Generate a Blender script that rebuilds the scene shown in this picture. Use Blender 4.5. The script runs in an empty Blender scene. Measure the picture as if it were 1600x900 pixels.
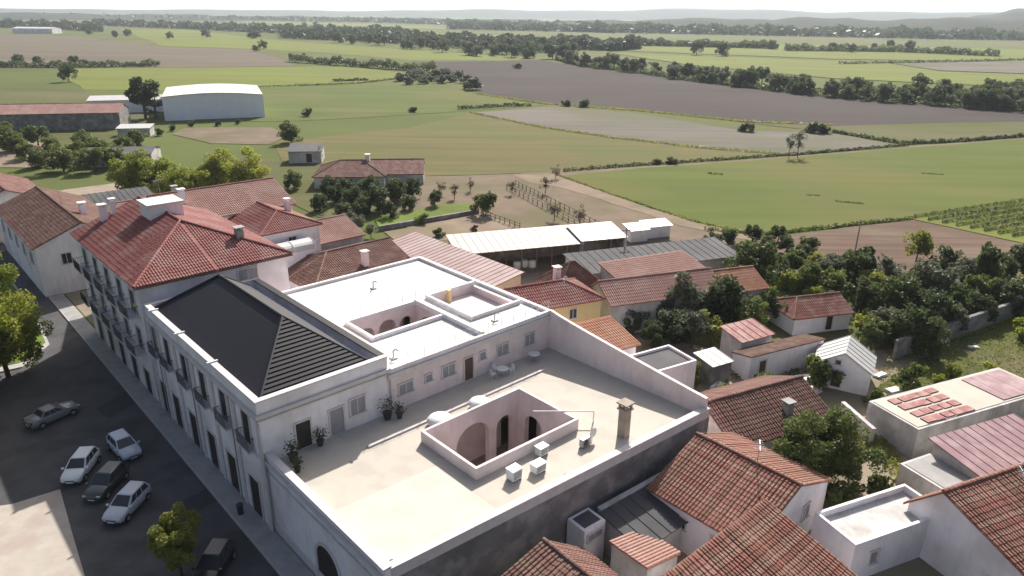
import bpy, math, random
import numpy as np
from mathutils import Vector, Matrix

random.seed(7)
RNG = np.random.default_rng(7)
SC = bpy.context.scene
COL = SC.collection
R = math.radians

# ------------------------------------------------------------------ camera, sky, sun, exposure
CAM_H, CAM_F, CAM_PITCH, CAM_ROLL = 36.0, 1110.0, R(21.1), R(0.7)
SUN_AZ, SUN_EL = R(12), R(37.5)
FW = Vector((0, math.cos(CAM_PITCH), -math.sin(CAM_PITCH)))
_u0 = Vector((0, math.sin(CAM_PITCH), math.cos(CAM_PITCH)))
RT = math.cos(CAM_ROLL) * Vector((1, 0, 0)) + math.sin(CAM_ROLL) * _u0
UP = -math.sin(CAM_ROLL) * Vector((1, 0, 0)) + math.cos(CAM_ROLL) * _u0
cam_d = bpy.data.cameras.new('camera')
cam_d.sensor_width = 36.0
cam_d.lens = CAM_F / 1600 * 36
cam_d.clip_start = 0.5
cam_d.clip_end = 60000
cam = bpy.data.objects.new('camera', cam_d)
COL.objects.link(cam)
cam.matrix_world = Matrix(((RT.x, UP.x, -FW.x, 0), (RT.y, UP.y, -FW.y, 0), (RT.z, UP.z, -FW.z, CAM_H), (0, 0, 0, 1)))
SC.camera = cam

world = bpy.data.worlds.new('World')
SC.world = world
world.use_nodes = True
wn = world.node_tree
sky = wn.nodes.new('ShaderNodeTexSky')
sky.sky_type = 'NISHITA'
sky.sun_disc = False
sky.sun_elevation = SUN_EL
sky.sun_rotation = SUN_AZ
sky.altitude = 50
sky.air_density = 1.0
sky.dust_density = 5.0
sky.ozone_density = 1.0
bg = wn.nodes['Background']
bg.inputs['Strength'].default_value = 0.08
wn.links.new(sky.outputs[0], bg.inputs[0])

sun_d = bpy.data.lights.new('sun', 'SUN')
sun_d.energy = 4.9
sun_d.angle = R(0.6)
sun_d.color = (1.0, 0.955, 0.89)
sun = bpy.data.objects.new('sun', sun_d)
COL.objects.link(sun)
_sd = -Vector((math.sin(SUN_AZ) * math.cos(SUN_EL), math.cos(SUN_AZ) * math.cos(SUN_EL), math.sin(SUN_EL)))
sun.rotation_euler = _sd.to_track_quat('-Z', 'Y').to_euler()
sun.location = (0, 0, 80)

SC.view_settings.view_transform = 'Standard'
SC.view_settings.look = 'None'
SC.view_settings.exposure = 0.72
SC.view_settings.gamma = 1.0
SC.cycles.use_denoising = True
SC.cycles.max_bounces = 5
SC.cycles.diffuse_bounces = 4
SC.cycles.glossy_bounces = 2
SC.cycles.transmission_bounces = 2
SC.cycles.volume_bounces = 1
SC.cycles.transparent_max_bounces = 4
SC.cycles.caustics_reflective = False
SC.cycles.caustics_refractive = False


def at(px, py, z=0.0):
    """survey: the place on a level at height z that the photograph shows at (px, py)"""
    d = FW + RT * ((px - 800) / CAM_F) - UP * ((py - 450) / CAM_F)
    t = (z - CAM_H) / d.z
    return Vector((d.x * t, d.y * t, z))


# town frame: x runs away from the street (b), y runs along the street (a)
TOWN_O = Vector((-10.222, 49.895, 0))
TOWN_ROT = R(43)
TB = Vector((math.cos(TOWN_ROT), math.sin(TOWN_ROT), 0))
TA = Vector((-math.sin(TOWN_ROT), math.cos(TOWN_ROT), 0))


def T(b, a, z=0.0):
    return TOWN_O + TB * b + TA * a + Vector((0, 0, z))


# ------------------------------------------------------------------ materials
MATS = {}


def mat(name, c1, c2=None, scale=3.0, rough=0.85, metal=0.0, bump=0.0, bscale=None, detail=6, c3=None, scale3=0.4, spec=0.4, rand=0.0, obj_coord=True, stretch=None, trans=None, mix3=0.6, streak=0.0, fine=None):
    if name in MATS:
        return MATS[name]
    m = bpy.data.materials.new(name)
    m.use_nodes = True
    nt = m.node_tree
    b = nt.nodes['Principled BSDF']
    b.inputs['Roughness'].default_value = rough
    b.inputs['Metallic'].default_value = metal
    b.inputs['Specular IOR Level'].default_value = spec
    c2 = c2 or tuple(x * 0.8 for x in c1)
    kk = .86 if ('tile' in name or 'sheet' in name) else 1.0
    c1, c2, c3 = tuple(x * kk for x in c1), tuple(x * kk for x in c2), (tuple(x * kk for x in c3) if c3 else None)
    if obj_coord:
        tc = nt.nodes.new('ShaderNodeTexCoord').outputs['Object']
    else:
        tc = nt.nodes.new('ShaderNodeNewGeometry').outputs['Position']
    if stretch:
        mp = nt.nodes.new('ShaderNodeMapping')
        mp.inputs['Scale'].default_value = stretch[:3]
        if len(stretch) > 3:
            mp.inputs['Rotation'].default_value = (0, 0, stretch[3])
        nt.links.new(tc, mp.inputs[0])
        tcs = mp.outputs[0]
    else:
        tcs = tc
    n = nt.nodes.new('ShaderNodeTexNoise')
    n.inputs['Scale'].default_value = scale
    n.inputs['Detail'].default_value = detail
    n.inputs['Roughness'].default_value = 0.62
    nt.links.new(tcs, n.inputs['Vector'])
    rp = nt.nodes.new('ShaderNodeValToRGB')
    rp.color_ramp.elements[0].position = 0.32
    rp.color_ramp.elements[1].position = 0.68
    rp.color_ramp.elements[0].color = (*c2, 1)
    rp.color_ramp.elements[1].color = (*c1, 1)
    nt.links.new(n.outputs['Fac'], rp.inputs[0])
    out = rp.outputs[0]
    if c3:
        n3 = nt.nodes.new('ShaderNodeTexNoise')
        n3.inputs['Scale'].default_value = scale3
        n3.inputs['Detail'].default_value = 4
        nt.links.new(tc, n3.inputs['Vector'])
        r3 = nt.nodes.new('ShaderNodeValToRGB')
        r3.color_ramp.elements[0].position = 0.46
        r3.color_ramp.elements[1].position = 0.62
        r3.color_ramp.elements[0].color = (0, 0, 0, 1)
        r3.color_ramp.elements[1].color = (mix3, mix3, mix3, 1)
        nt.links.new(n3.outputs['Fac'], r3.inputs[0])
        mx = nt.nodes.new('ShaderNodeMix')
        mx.data_type = 'RGBA'
        nt.links.new(r3.outputs[0], mx.inputs[0])
        nt.links.new(out, mx.inputs[6])
        mx.inputs[7].default_value = (*c3, 1)
        out = mx.outputs[2]
    if streak:
        mp2 = nt.nodes.new('ShaderNodeMapping')
        mp2.inputs['Scale'].default_value = (2.2, 2.2, 0.45)
        nt.links.new(tc, mp2.inputs[0])
        ns = nt.nodes.new('ShaderNodeTexNoise')
        ns.inputs['Scale'].default_value = 1.0
        ns.inputs['Detail'].default_value = 6
        nt.links.new(mp2.outputs[0], ns.inputs['Vector'])
        rs2 = nt.nodes.new('ShaderNodeValToRGB')
        rs2.color_ramp.elements[0].position = 0.50
        rs2.color_ramp.elements[1].position = 0.74
        rs2.color_ramp.elements[0].color = (0, 0, 0, 1)
        rs2.color_ramp.elements[1].color = (streak, streak, streak, 1)
        nt.links.new(ns.outputs['Fac'], rs2.inputs[0])
        mx2 = nt.nodes.new('ShaderNodeMix')
        mx2.data_type = 'RGBA'
        nt.links.new(rs2.outputs[0], mx2.inputs[0])
        nt.links.new(out, mx2.inputs[6])
        mx2.inputs[7].default_value = (c2[0] * .55, c2[1] * .53, c2[2] * .5, 1)
        out = mx2.outputs[2]
    if fine:
        mp3 = nt.nodes.new('ShaderNodeMapping')
        mp3.inputs['Rotation'].default_value = (0, 0, fine[1])
        mp3.inputs['Scale'].default_value = (fine[0] * .04, fine[0], 1)
        nt.links.new(tc, mp3.inputs[0])
        nf = nt.nodes.new('ShaderNodeTexNoise')
        nf.inputs['Scale'].default_value = 1.0
        nf.inputs['Detail'].default_value = 3
        nt.links.new(mp3.outputs[0], nf.inputs['Vector'])
        mrf = nt.nodes.new('ShaderNodeMapRange')
        mrf.inputs[1].default_value = .3
        mrf.inputs[2].default_value = .7
        mrf.inputs[3].default_value = 1 - fine[2]
        mrf.inputs[4].default_value = 1 + fine[2]
        nt.links.new(nf.outputs['Fac'], mrf.inputs[0])
        hf = nt.nodes.new('ShaderNodeHueSaturation')
        nt.links.new(mrf.outputs[0], hf.inputs['Value'])
        nt.links.new(out, hf.inputs['Color'])
        out = hf.outputs[0]
    if rand:
        oi = nt.nodes.new('ShaderNodeObjectInfo')
        hs = nt.nodes.new('ShaderNodeHueSaturation')
        mr = nt.nodes.new('ShaderNodeMapRange')
        mr.inputs[3].default_value = 1 - rand
        mr.inputs[4].default_value = 1 + rand
        nt.links.new(oi.outputs['Random'], mr.inputs[0])
        nt.links.new(mr.outputs[0], hs.inputs['Value'])
        mr2 = nt.nodes.new('ShaderNodeMapRange')
        mr2.inputs[3].default_value = 0.5 + rand * 0.06
        mr2.inputs[4].default_value = 0.5 - rand * 0.06
        nt.links.new(oi.outputs['Random'], mr2.inputs[0])
        nt.links.new(mr2.outputs[0], hs.inputs['Hue'])
        nt.links.new(out, hs.inputs['Color'])
        out = hs.outputs[0]
    nt.links.new(out, b.inputs['Base Color'])
    if trans:
        b.inputs['Transmission Weight'].default_value = 0.0
    if bump:
        nb = nt.nodes.new('ShaderNodeTexNoise')
        nb.inputs['Scale'].default_value = bscale or scale * 4
        nb.inputs['Detail'].default_value = 5
        nt.links.new(tcs, nb.inputs['Vector'])
        bp = nt.nodes.new('ShaderNodeBump')
        bp.inputs['Strength'].default_value = bump
        bp.inputs['Distance'].default_value = 0.05
        nt.links.new(nb.outputs['Fac'], bp.inputs['Height'])
        nt.links.new(bp.outputs[0], b.inputs['Normal'])
    MATS[name] = m
    return m


WHITE = mat('white_plaster', (0.82, 0.785, 0.81), (0.75, 0.71, 0.735), 0.6, 0.9, bump=0.15, bscale=8, c3=(0.55, 0.50, 0.49), scale3=0.25, streak=.22)
WHITE_OLD = mat('weathered_plaster', (0.62, 0.60, 0.58), (0.44, 0.42, 0.40), 0.7, 0.95, bump=0.3, bscale=5, c3=(0.30, 0.28, 0.26), scale3=0.4, streak=.3)
PINKW = mat('pinkish_plaster', (0.79, 0.685, 0.67), (0.72, 0.61, 0.60), 0.7, 0.9, bump=0.15, bscale=8, c3=(0.56, 0.47, 0.45), scale3=0.3, streak=.2)
ROOFW = mat('white_roof_coating', (0.66, 0.63, 0.585), (0.58, 0.55, 0.51), 0.5, 0.8, bump=0.1, bscale=6, c3=(0.52, 0.50, 0.46), scale3=0.35, mix3=.8)
TERR = mat('cream_terrace_screed', (0.50, 0.455, 0.39), (0.45, 0.405, 0.345), 0.5, 0.85, bump=0.1, bscale=6, c3=(0.37, 0.335, 0.29), scale3=0.5, mix3=0.6)
TRIM = mat('stone_trim', (0.62, 0.58, 0.57), (0.52, 0.48, 0.47), 1.2, 0.9, bump=0.2, bscale=9)
WALLDARK = mat('dark_render', (0.22, 0.20, 0.195), (0.12, 0.112, 0.112), 0.35, 0.95, bump=0.3, bscale=4, c3=(0.34, 0.32, 0.30), scale3=0.6, mix3=.6)  # shade of garden wall, barns and shed mouth is put into this colour
YELLOW = mat('yellow_plaster', (0.66, 0.52, 0.26), (0.58, 0.45, 0.23), 0.6, 0.9, bump=0.15, bscale=8)
BLACKR = mat('black_roof_metal', (0.014, 0.0135, 0.020), (0.011, 0.011, 0.016), 2.0, 0.6, spec=0.25)
REDT = mat('red_clay_tile', (0.30, 0.090, 0.076), (0.215, 0.064, 0.056), 1.6, 0.8, bump=0.3, bscale=10, c3=(0.35, 0.19, 0.16), scale3=0.35, rand=0.06)
OLDT = mat('old_clay_tile', (0.30, 0.122, 0.082), (0.19, 0.078, 0.056), 1.5, 0.88, bump=0.35, bscale=9, c3=(0.33, 0.21, 0.15), scale3=0.9, rand=0.22, mix3=.8)
BROWNT = mat('brown_clay_tile', (0.22, 0.10, 0.078), (0.145, 0.068, 0.055), 1.5, 0.9, bump=0.35, bscale=9, c3=(0.25, 0.16, 0.12), scale3=0.8, rand=0.18, mix3=.8)
ORANGET = mat('orange_clay_tile', (0.47, 0.21, 0.115), (0.34, 0.14, 0.085), 1.5, 0.85, bump=0.3, bscale=9, c3=(0.50, 0.29, 0.19), scale3=0.4)
PINKT = mat('faded_pink_tile', (0.42, 0.235, 0.19), (0.33, 0.175, 0.145), 1.2, 0.88, bump=0.3, bscale=9, c3=(0.45, 0.30, 0.25), scale3=0.3)
PINKSH = mat('pink_sheet_roof', (0.36, 0.235, 0.225), (0.29, 0.19, 0.185), 0.6, 0.7, c3=(0.42, 0.32, 0.30), scale3=0.2)
REDSH = mat('red_sheet_roof', (0.31, 0.095, 0.085), (0.24, 0.07, 0.065), 1.0, 0.7, c3=(.42, .26, .22), scale3=1.2)
PINKMETAL = mat('rosy_sheet_roof', (0.34, 0.20, 0.215), (0.28, 0.16, 0.175), 0.6, 0.7, c3=(0.42, 0.31, 0.31), scale3=0.6)
GREYR = mat('grey_sheet_roof', (0.095, 0.092, 0.098), (0.07, 0.068, 0.073), 0.5, 0.9, c3=(0.14, 0.135, 0.135), scale3=0.15)
CREAMSH = mat('cream_sheet_roof', (0.46, 0.43, 0.35), (0.39, 0.36, 0.30), 0.4, 0.6, c3=(0.48, 0.45, 0.38), scale3=0.15)
LIGHTSH = mat('pale_sheet_roof', (0.56, 0.55, 0.53), (0.48, 0.47, 0.46), 0.4, 0.5, c3=(0.50, 0.49, 0.47), scale3=0.15)
CONC = mat('concrete', (0.36, 0.35, 0.34), (0.27, 0.26, 0.255), 0.8, 0.95, bump=0.2, bscale=6)
BEIGEC = mat('beige_stone', (0.40, 0.34, 0.28), (0.29, 0.245, 0.20), 0.9, 0.95, bump=0.2, bscale=6)
GLASS = mat('window_glass', (0.035, 0.038, 0.045), (0.02, 0.022, 0.028), 0.8, 0.12, spec=0.6)
SHUT = mat('grey_shutter', (0.30, 0.29, 0.31), (0.25, 0.24, 0.26), 1.0, 0.7)
DARKDOOR = mat('dark_doorway_timber', (0.035, 0.026, 0.024), (0.02, 0.016, 0.015), 2.0, 0.7)
BROWNWOOD = mat('brown_timber', (0.13, 0.075, 0.05), (0.08, 0.048, 0.035), 4.0, 0.8)
FENCEWOOD = mat('fence_timber', (0.27, 0.215, 0.175), (0.19, 0.15, 0.12), 4.0, 0.9)
METALW = mat('white_painted_metal', (0.75, 0.75, 0.75), (0.68, 0.68, 0.68), 2.0, 0.45)
METALD = mat('dark_metal', (0.05, 0.05, 0.055), (0.035, 0.035, 0.04), 2.0, 0.5)
METALG = mat('grey_metal', (0.36, 0.37, 0.39), (0.30, 0.31, 0.33), 2.0, 0.45, metal=0.4)
RUBBER = mat('tyre_rubber', (0.018, 0.018, 0.018), (0.012, 0.012, 0.012), 4, 0.85)
BARK = mat('bark', (0.11, 0.08, 0.058), (0.06, 0.045, 0.034), 6, 0.95, bump=0.5, bscale=14)
ASPH = mat('asphalt', (0.085, 0.083, 0.085), (0.065, 0.064, 0.067), 0.5, 0.92, bump=0.1, bscale=20, c3=(0.045, 0.044, 0.046), scale3=0.35, mix3=.8)
PAVE = mat('pale_paving', (0.44, 0.39, 0.33), (0.37, 0.325, 0.275), 0.8, 0.9, bump=0.15, bscale=10, c3=(0.34, 0.27, 0.235), scale3=0.35)
KERB = mat('kerb_stone', (0.42, 0.40, 0.375), (0.33, 0.31, 0.30), 1.5, 0.9)
EARTH = mat('yard_earth', (0.30, 0.235, 0.175), (0.21, 0.165, 0.125), 0.35, 0.98, bump=0.3, bscale=2, c3=(0.15, 0.15, 0.075), scale3=0.12)


def leafmat(name, c1, c2, rand=0.18):
    m = mat(name, c1, c2, 0.45, 0.55, spec=0.3, rand=rand, detail=3)
    nt = m.node_tree
    b = nt.nodes['Principled BSDF']
    link = b.inputs['Base Color'].links[0]
    tr = nt.nodes.new('ShaderNodeBsdfTranslucent')
    mix = nt.nodes.new('ShaderNodeMixShader')
    mix.inputs[0].default_value = 0.5
    nt.links.new(link.from_socket, tr.inputs[0])
    nt.links.new(b.outputs[0], mix.inputs[1])
    nt.links.new(tr.outputs[0], mix.inputs[2])
    nt.links.new(mix.outputs[0], nt.nodes['Material Output'].inputs[0])
    return m


L_DARK = leafmat('dark_leaves', (0.095, 0.125, 0.042), (0.058, 0.082, 0.030))
L_MID = leafmat('green_leaves', (0.155, 0.185, 0.045), (0.095, 0.125, 0.034))
L_BRIGHT = leafmat('fresh_leaves', (0.33, 0.35, 0.045), (0.20, 0.235, 0.032))
L_GREY = leafmat('grey_green_leaves', (0.165, 0.180, 0.115), (0.10, 0.115, 0.072))
L_BROWN = leafmat('bare_twigs', (0.13, 0.095, 0.07), (0.085, 0.062, 0.046))
L_FAR = leafmat('far_leaves', (0.120, 0.150, 0.058), (0.075, 0.100, 0.042), rand=0.3)
L_WOOD = leafmat('wood_leaves', (0.048, 0.064, 0.030), (0.028, 0.040, 0.020), rand=.2)
L_YEL = leafmat('yellow_green_leaves', (0.29, 0.30, 0.06), (0.18, 0.195, 0.042))


# ------------------------------------------------------------------ mesh builder and things
class MB:
    def __init__(self):
        self.v = []
        self.f = []

    def add(self, vs, fs):
        n = len(self.v)
        self.v.extend([tuple(p) for p in vs])
        self.f.extend([tuple(i + n for i in q) for q in fs])
        return self

    def box(self, x0, x1, y0, y1, z0, z1):
        return self.add([(x0, y0, z0), (x1, y0, z0), (x1, y1, z0), (x0, y1, z0), (x0, y0, z1), (x1, y0, z1), (x1, y1, z1), (x0, y1, z1)],
                        [(0, 3, 2, 1), (4, 5, 6, 7), (0, 1, 5, 4), (1, 2, 6, 5), (2, 3, 7, 6), (3, 0, 4, 7)])

    def prism(self, poly, z0, z1):
        """vertical prism; z1 may be a list of heights"""
        n = len(poly)
        zt = z1 if isinstance(z1, (list, tuple)) else [z1] * n
        vs = [(p[0], p[1], z0) for p in poly] + [(p[0], p[1], z) for p, z in zip(poly, zt)]
        fs = [tuple(range(n - 1, -1, -1)), tuple(range(n, 2 * n))]
        fs += [(i, (i + 1) % n, n + (i + 1) % n, n + i) for i in range(n)]
        return self.add(vs, fs)

    def slab(self, pts, t):
        """polygon in space thickened downward by t"""
        n = len(pts)
        vs = [tuple(p) for p in pts] + [(p[0], p[1], p[2] - t) for p in pts]
        fs = [tuple(range(n)), tuple(range(2 * n - 1, n - 1, -1))]
        fs += [(i, n + i, n + (i + 1) % n, (i + 1) % n) for i in range(n)]
        return self.add(vs, fs)

    def tube(self, p0, p1, r0, r1=None, n=8, cap=True):
        r1 = r0 if r1 is None else r1
        p0, p1 = Vector(p0), Vector(p1)
        d = (p1 - p0)
        if d.length < 1e-6:
            return self
        d.normalize()
        s = d.orthogonal().normalized()
        t = d.cross(s)
        vs = []
        for p, r in ((p0, r0), (p1, r1)):
            for k in range(n):
                a = 2 * math.pi * k / n
                vs.append(p + (s * math.cos(a) + t * math.sin(a)) * r)
        fs = [(k, (k + 1) % n, n + (k + 1) % n, n + k) for k in range(n)]
        if cap:
            fs += [tuple(range(n - 1, -1, -1)), tuple(range(n, 2 * n))]
        return self.add(vs, fs)

    def lathe(self, cx, cy, prof, n=14):
        vs = []
        for r, z in prof:
            for k in range(n):
                a = 2 * math.pi * k / n
                vs.append((cx + r * math.cos(a), cy + r * math.sin(a), z))
        m = len(prof)
        fs = [(i * n + k, i * n + (k + 1) % n, (i + 1) * n + (k + 1) % n, (i + 1) * n + k) for i in range(m - 1) for k in range(n)]
        fs += [tuple(range(n - 1, -1, -1)), tuple(range((m - 1) * n, m * n))]
        return self.add(vs, fs)

    def mesh(self, name, m, smooth=False):
        me = bpy.data.meshes.new(name)
        me.from_pydata(self.v, [], self.f)
        if m:
            me.materials.append(m)
        if smooth:
            me.polygons.foreach_set('use_smooth', [True] * len(me.polygons))
        me.update()
        return me

    def build(self, name, m, parent=None, smooth=False, kind=None, label=None):
        o = bpy.data.objects.new(name, self.mesh(name, m, smooth))
        COL.objects.link(o)
        if parent is not None:
            o.parent = parent
        if kind:
            o['kind'] = kind
        if label:
            o['label'] = label
        return o


def tag(o, label, cat, group=None, kind=None):
    o['label'] = label
    o['category'] = cat
    if group:
        o['group'] = group
    if kind:
        o['kind'] = kind
    return o


def thing(name, label, cat, loc, rot=0.0, group=None, scale=1.0):
    o = bpy.data.objects.new(name, None)
    COL.objects.link(o)
    o.empty_display_size = 0.5
    o.location = loc
    o.rotation_euler = (0, 0, rot)
    o.scale = (scale, scale, scale) if not isinstance(scale, tuple) else scale
    return tag(o, label, cat, group)


def town_thing(name, label, cat, b, a, dr=0.0, group=None, z=0.0):
    return thing(name, label, cat, T(b, a, z), TOWN_ROT + R(dr), group)


def copy_tree(o, parent=None):
    c = o.copy()
    COL.objects.link(c)
    c.parent = parent
    for ch in o.children:
        copy_tree(ch, c)
    return c


def rough_poly(pts, amp, step):
    """densify an outline and make its edges uneven"""
    out = []
    n = len(pts)
    for i in range(n):
        p, q = Vector(pts[i]), Vector(pts[(i + 1) % n])
        k = max(1, int((q - p).length / step))
        d = (q - p)
        nn = Vector((-d.y, d.x, 0)).normalized() if d.length else Vector((0, 0, 0))
        for j in range(k):
            w = amp * random.uniform(-1, 1) if j else 0
            out.append(p + d * (j / k) + nn * w)
    return out


def sheet(name, pts, m, z, amp=0.0, step=10, kind='structure'):
    pp = [Vector((p[0], p[1], 0)) for p in pts]
    if amp:
        pp = rough_poly(pp, amp, step)
    me = MB()
    me.add([(p.x, p.y, z) for p in pp], [tuple(range(len(pp)))])
    o = me.build(name, m)
    # face up
    if o.data.polygons[0].normal.z < 0:
        o.data.flip_normals()
    o['kind'] = kind
    return o


SHEETS = [0]


def psheet(name, px, m, z, amp=0.0, step=10):
    SHEETS[0] += 1
    z += SHEETS[0] * 0.0031
    return sheet(name, [at(x, y, z) for x, y in px], m, z, amp, step)


# ------------------------------------------------------------------ the land
def landmat(name, c1, c2, c3, s1, s3, bump=0.0, stretch=None, mix3=0.7, fine=None):
    c1, c2, c3 = (tuple(x * .67 for x in c) for c in (c1, c2, c3))
    return mat(name, c1, c2, s1, 1.0, c3=c3, scale3=s3, obj_coord=False, spec=0.1, bump=bump, bscale=1.5, stretch=stretch, mix3=mix3, fine=fine)


ROW = (1.0, 0.12, 1.0, R(40))
M_GROUND = landmat('far_meadow', (0.150, 0.180, 0.048), (0.105, 0.132, 0.038), (0.18, 0.16, 0.075), 0.012, 0.004)
M_GREEN = landmat('green_field', (0.145, 0.180, 0.038), (0.115, 0.150, 0.032), (0.19, 0.175, 0.058), 0.05, 0.018, stretch=(0.3, 1.6, 1, R(-20)), fine=(.25, R(-62), .07))
M_BRIGHT = landmat('bright_crop', (0.225, 0.255, 0.052), (0.180, 0.210, 0.045), (0.185, 0.20, 0.06), 0.03, 0.012, stretch=(0.3, 1.6, 1, R(-5)), fine=(.12, R(-10), .08))
M_MIDG = landmat('mid_green_field', (0.145, 0.180, 0.046), (0.112, 0.145, 0.038), (0.18, 0.175, 0.06), 0.04, 0.02, stretch=(0.25, 1.6, 1, R(-5)), fine=(.2, R(-8), .10))
M_PLOUGH = landmat('ploughed_soil', (0.088, 0.070, 0.066), (0.068, 0.054, 0.052), (0.100, 0.082, 0.074), 0.05, 0.01, stretch=(0.15, 2.0, 1, R(25)), fine=(.16, R(40), .08))
M_LAV = landmat('fallow_soil', (0.235, 0.205, 0.180), (0.185, 0.170, 0.135), (0.15, 0.155, 0.085), 0.05, 0.02, stretch=(0.25, 1.6, 1, R(-20)), fine=(.22, R(32), .12))
M_OLIVE = landmat('olive_grass', (0.145, 0.152, 0.050), (0.110, 0.122, 0.042), (0.18, 0.165, 0.09), 0.04, 0.02, stretch=(0.3, 1.5, 1, R(20)), fine=(.25, R(-25), .09))
M_TAN = landmat('dry_grass', (0.205, 0.170, 0.075), (0.160, 0.148, 0.055), (0.135, 0.160, 0.048), 0.06, 0.028, stretch=(0.3, 1.5, 1, R(-10)), fine=(.3, R(-12), .11))
M_BROWNF = landmat('brown_stubble', (0.205, 0.165, 0.125), (0.165, 0.135, 0.105), (0.18, 0.165, 0.095), 0.02, 0.008, stretch=(0.3, 1.5, 1, R(-5)), fine=(.1, R(-8), .15))
M_DIRT = landmat('dirt_track', (0.38, 0.29, 0.215), (0.29, 0.22, 0.165), (0.22, 0.20, 0.11), 0.25, 0.08)
M_YARD = landmat('sandy_yard', (0.285, 0.215, 0.155), (0.215, 0.168, 0.120), (0.17, 0.16, 0.08), 0.2, 0.06)
M_REDEARTH = landmat('reddish_earth', (0.205, 0.135, 0.100), (0.160, 0.110, 0.082), (0.24, 0.185, 0.13), 0.15, 0.05, stretch=(0.3, 1.6, 1, R(-25)), fine=(.6, R(-20), .2))
M_LAWN = landmat('lawn', (0.21, 0.29, 0.055), (0.165, 0.235, 0.045), (0.15, 0.17, 0.05), 0.3, 0.1)
M_GARDEN = landmat('garden_grass', (0.150, 0.165, 0.048), (0.098, 0.115, 0.036), (0.21, 0.175, 0.10), 0.25, 0.10)
M_HILL = landmat('wooded_hill', (0.042, 0.052, 0.030), (0.022, 0.030, 0.020), (0.055, 0.065, 0.036), 0.02, 0.004)

g = MB()
GR = 26000
ring = []
for rad in (0, 300, 1200, 5000, GR):
    if rad == 0:
        g.v.append((0, 100, 0))
        continue
    for k in range(24):
        g.v.append((rad * math.cos(k * math.pi / 12), 100 + rad * math.sin(k * math.pi / 12), 0))
for k in range(24):
    g.f.append((0, 1 + k, 1 + (k + 1) % 24))
    for r_ in range(3):
        i0 = 1 + r_ * 24
        g.f.append((i0 + k, i0 + 24 + k, i0 + 24 + (k + 1) % 24, i0 + (k + 1) % 24))
g.build('ground', M_GROUND, kind='structure')

psheet('brown_field', [(-120, 50), (120, 57), (250, 73), (390, 77), (465, 103), (300, 105), (110, 106), (-150, 104)], M_BROWNF, 0.12, 3, 40)
psheet('pale_green_field', [(185, 45), (300, 47), (420, 62), (640, 78), (860, 93), (780, 95), (640, 94), (520, 83), (400, 77), (255, 72)], M_BRIGHT, 0.14, 3, 40)
psheet('bright_green_field', [(90, 107), (470, 104), (540, 104), (632, 114), (640, 120), (560, 131), (420, 136), (300, 142), (130, 140)], M_BRIGHT, 0.10, 1.5, 20)
psheet('mid_green_field', [(120, 140), (300, 142), (420, 136), (560, 131), (640, 122), (745, 146), (850, 164), (720, 174), (560, 184), (420, 190), (240, 185)], M_MIDG, 0.08, 1, 15)
psheet('ploughed_field', [(640, 97), (850, 94), (905, 103), (1060, 124), (1300, 152), (1640, 178), (1640, 190), (1500, 191), (1300, 197), (1160, 190), (1000, 173), (850, 162), (742, 146), (738, 124)], M_PLOUGH, 0.12, 1.5, 20)
psheet('fallow_field', [(735, 176), (870, 166), (1000, 178), (1160, 204), (1300, 207), (1400, 227), (1300, 237), (1240, 243), (1100, 232), (960, 216), (850, 200)], M_LAV, 0.09, 1, 12)
psheet('olive_field', [(1160, 191), (1300, 197), (1500, 191), (1640, 188), (1640, 213), (1480, 222), (1412, 226), (1300, 206)], M_OLIVE, 0.10, 1, 12)
psheet('dry_field', [(500, 214), (640, 200), (740, 176), (850, 200), (960, 216), (1100, 232), (1238, 244), (1000, 261), (880, 270), (640, 275), (560, 262), (440, 250), (430, 222)], M_TAN, 0.05, 0.6, 10)
psheet('green_meadow', [(878, 275), (1000, 262.8), (1240, 246), (1450, 228.7), (1660, 212.3), (1660, 305), (1440, 342), (1270, 360), (1190, 368), (1100, 360)], M_GREEN, 0.07, 0.5, 8)
psheet('dirt_track', [(600, 278), (800, 272), (1000, 260.5), (1240, 244), (1420, 228.5), (1660, 211), (1660, 214), (1420, 231), (1240, 247.5), (1000, 265), (880, 276), (1200, 380), (1190, 400), (1000, 400), (800, 300)], M_YARD, 0.06, 0.3, 6)
psheet('earth_path', [(800, 273), (866, 272), (960, 306), (1080, 346), (1195, 372), (1185, 378), (1060, 352), (940, 312), (862, 290), (830, 286)], M_DIRT, 0.10, 0.4, 5)
psheet('orchard_yard', [(640, 275), (800, 275), (960, 345), (1010, 400), (700, 400), (640, 360), (600, 310)], M_YARD, 0.085, 0.5, 8)
psheet('brown_plot', [(1190, 372), (1280, 362), (1432, 343), (1660, 378), (1660, 420), (1400, 425), (1280, 410), (1190, 400)], M_REDEARTH, 0.06, 0.6, 8)
psheet('lawn', [(586, 344), (690, 319), (738, 318), (745, 332), (700, 342), (592, 358)], M_LAWN, 0.12, 0.15, 3)
psheet('earth_pen', [(600, 362), (745, 335), (790, 345), (820, 362), (690, 376), (625, 380)], M_DIRT, 0.11, 0.2, 3)
psheet('garden_plot', [(1360, 612), (1440, 560), (1540, 500), (1660, 440), (1660, 600), (1500, 606)], M_GARDEN, 0.06, 0.4, 4)
psheet('orchard_grass', [(1180, 400), (1400, 425), (1660, 400), (1660, 500), (1400, 545), (1180, 560), (1000, 520), (1120, 420)], M_GARDEN, 0.045, 0.6, 6)
psheet('farm_yard', [(290, 199), (425, 199), (445, 214), (420, 226), (330, 224), (270, 210)], M_YARD, 0.07, 0.5, 8)
psheet('grass_verge', [(-100, 130), (130, 140), (240, 186), (190, 220), (60, 240), (-100, 235)], M_OLIVE, 0.05, 1, 10)
psheet('dry_patch', [(-100, 228), (60, 222), (140, 250), (60, 262), (-100, 262)], M_DIRT, 0.08, 0.4, 6)
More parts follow.
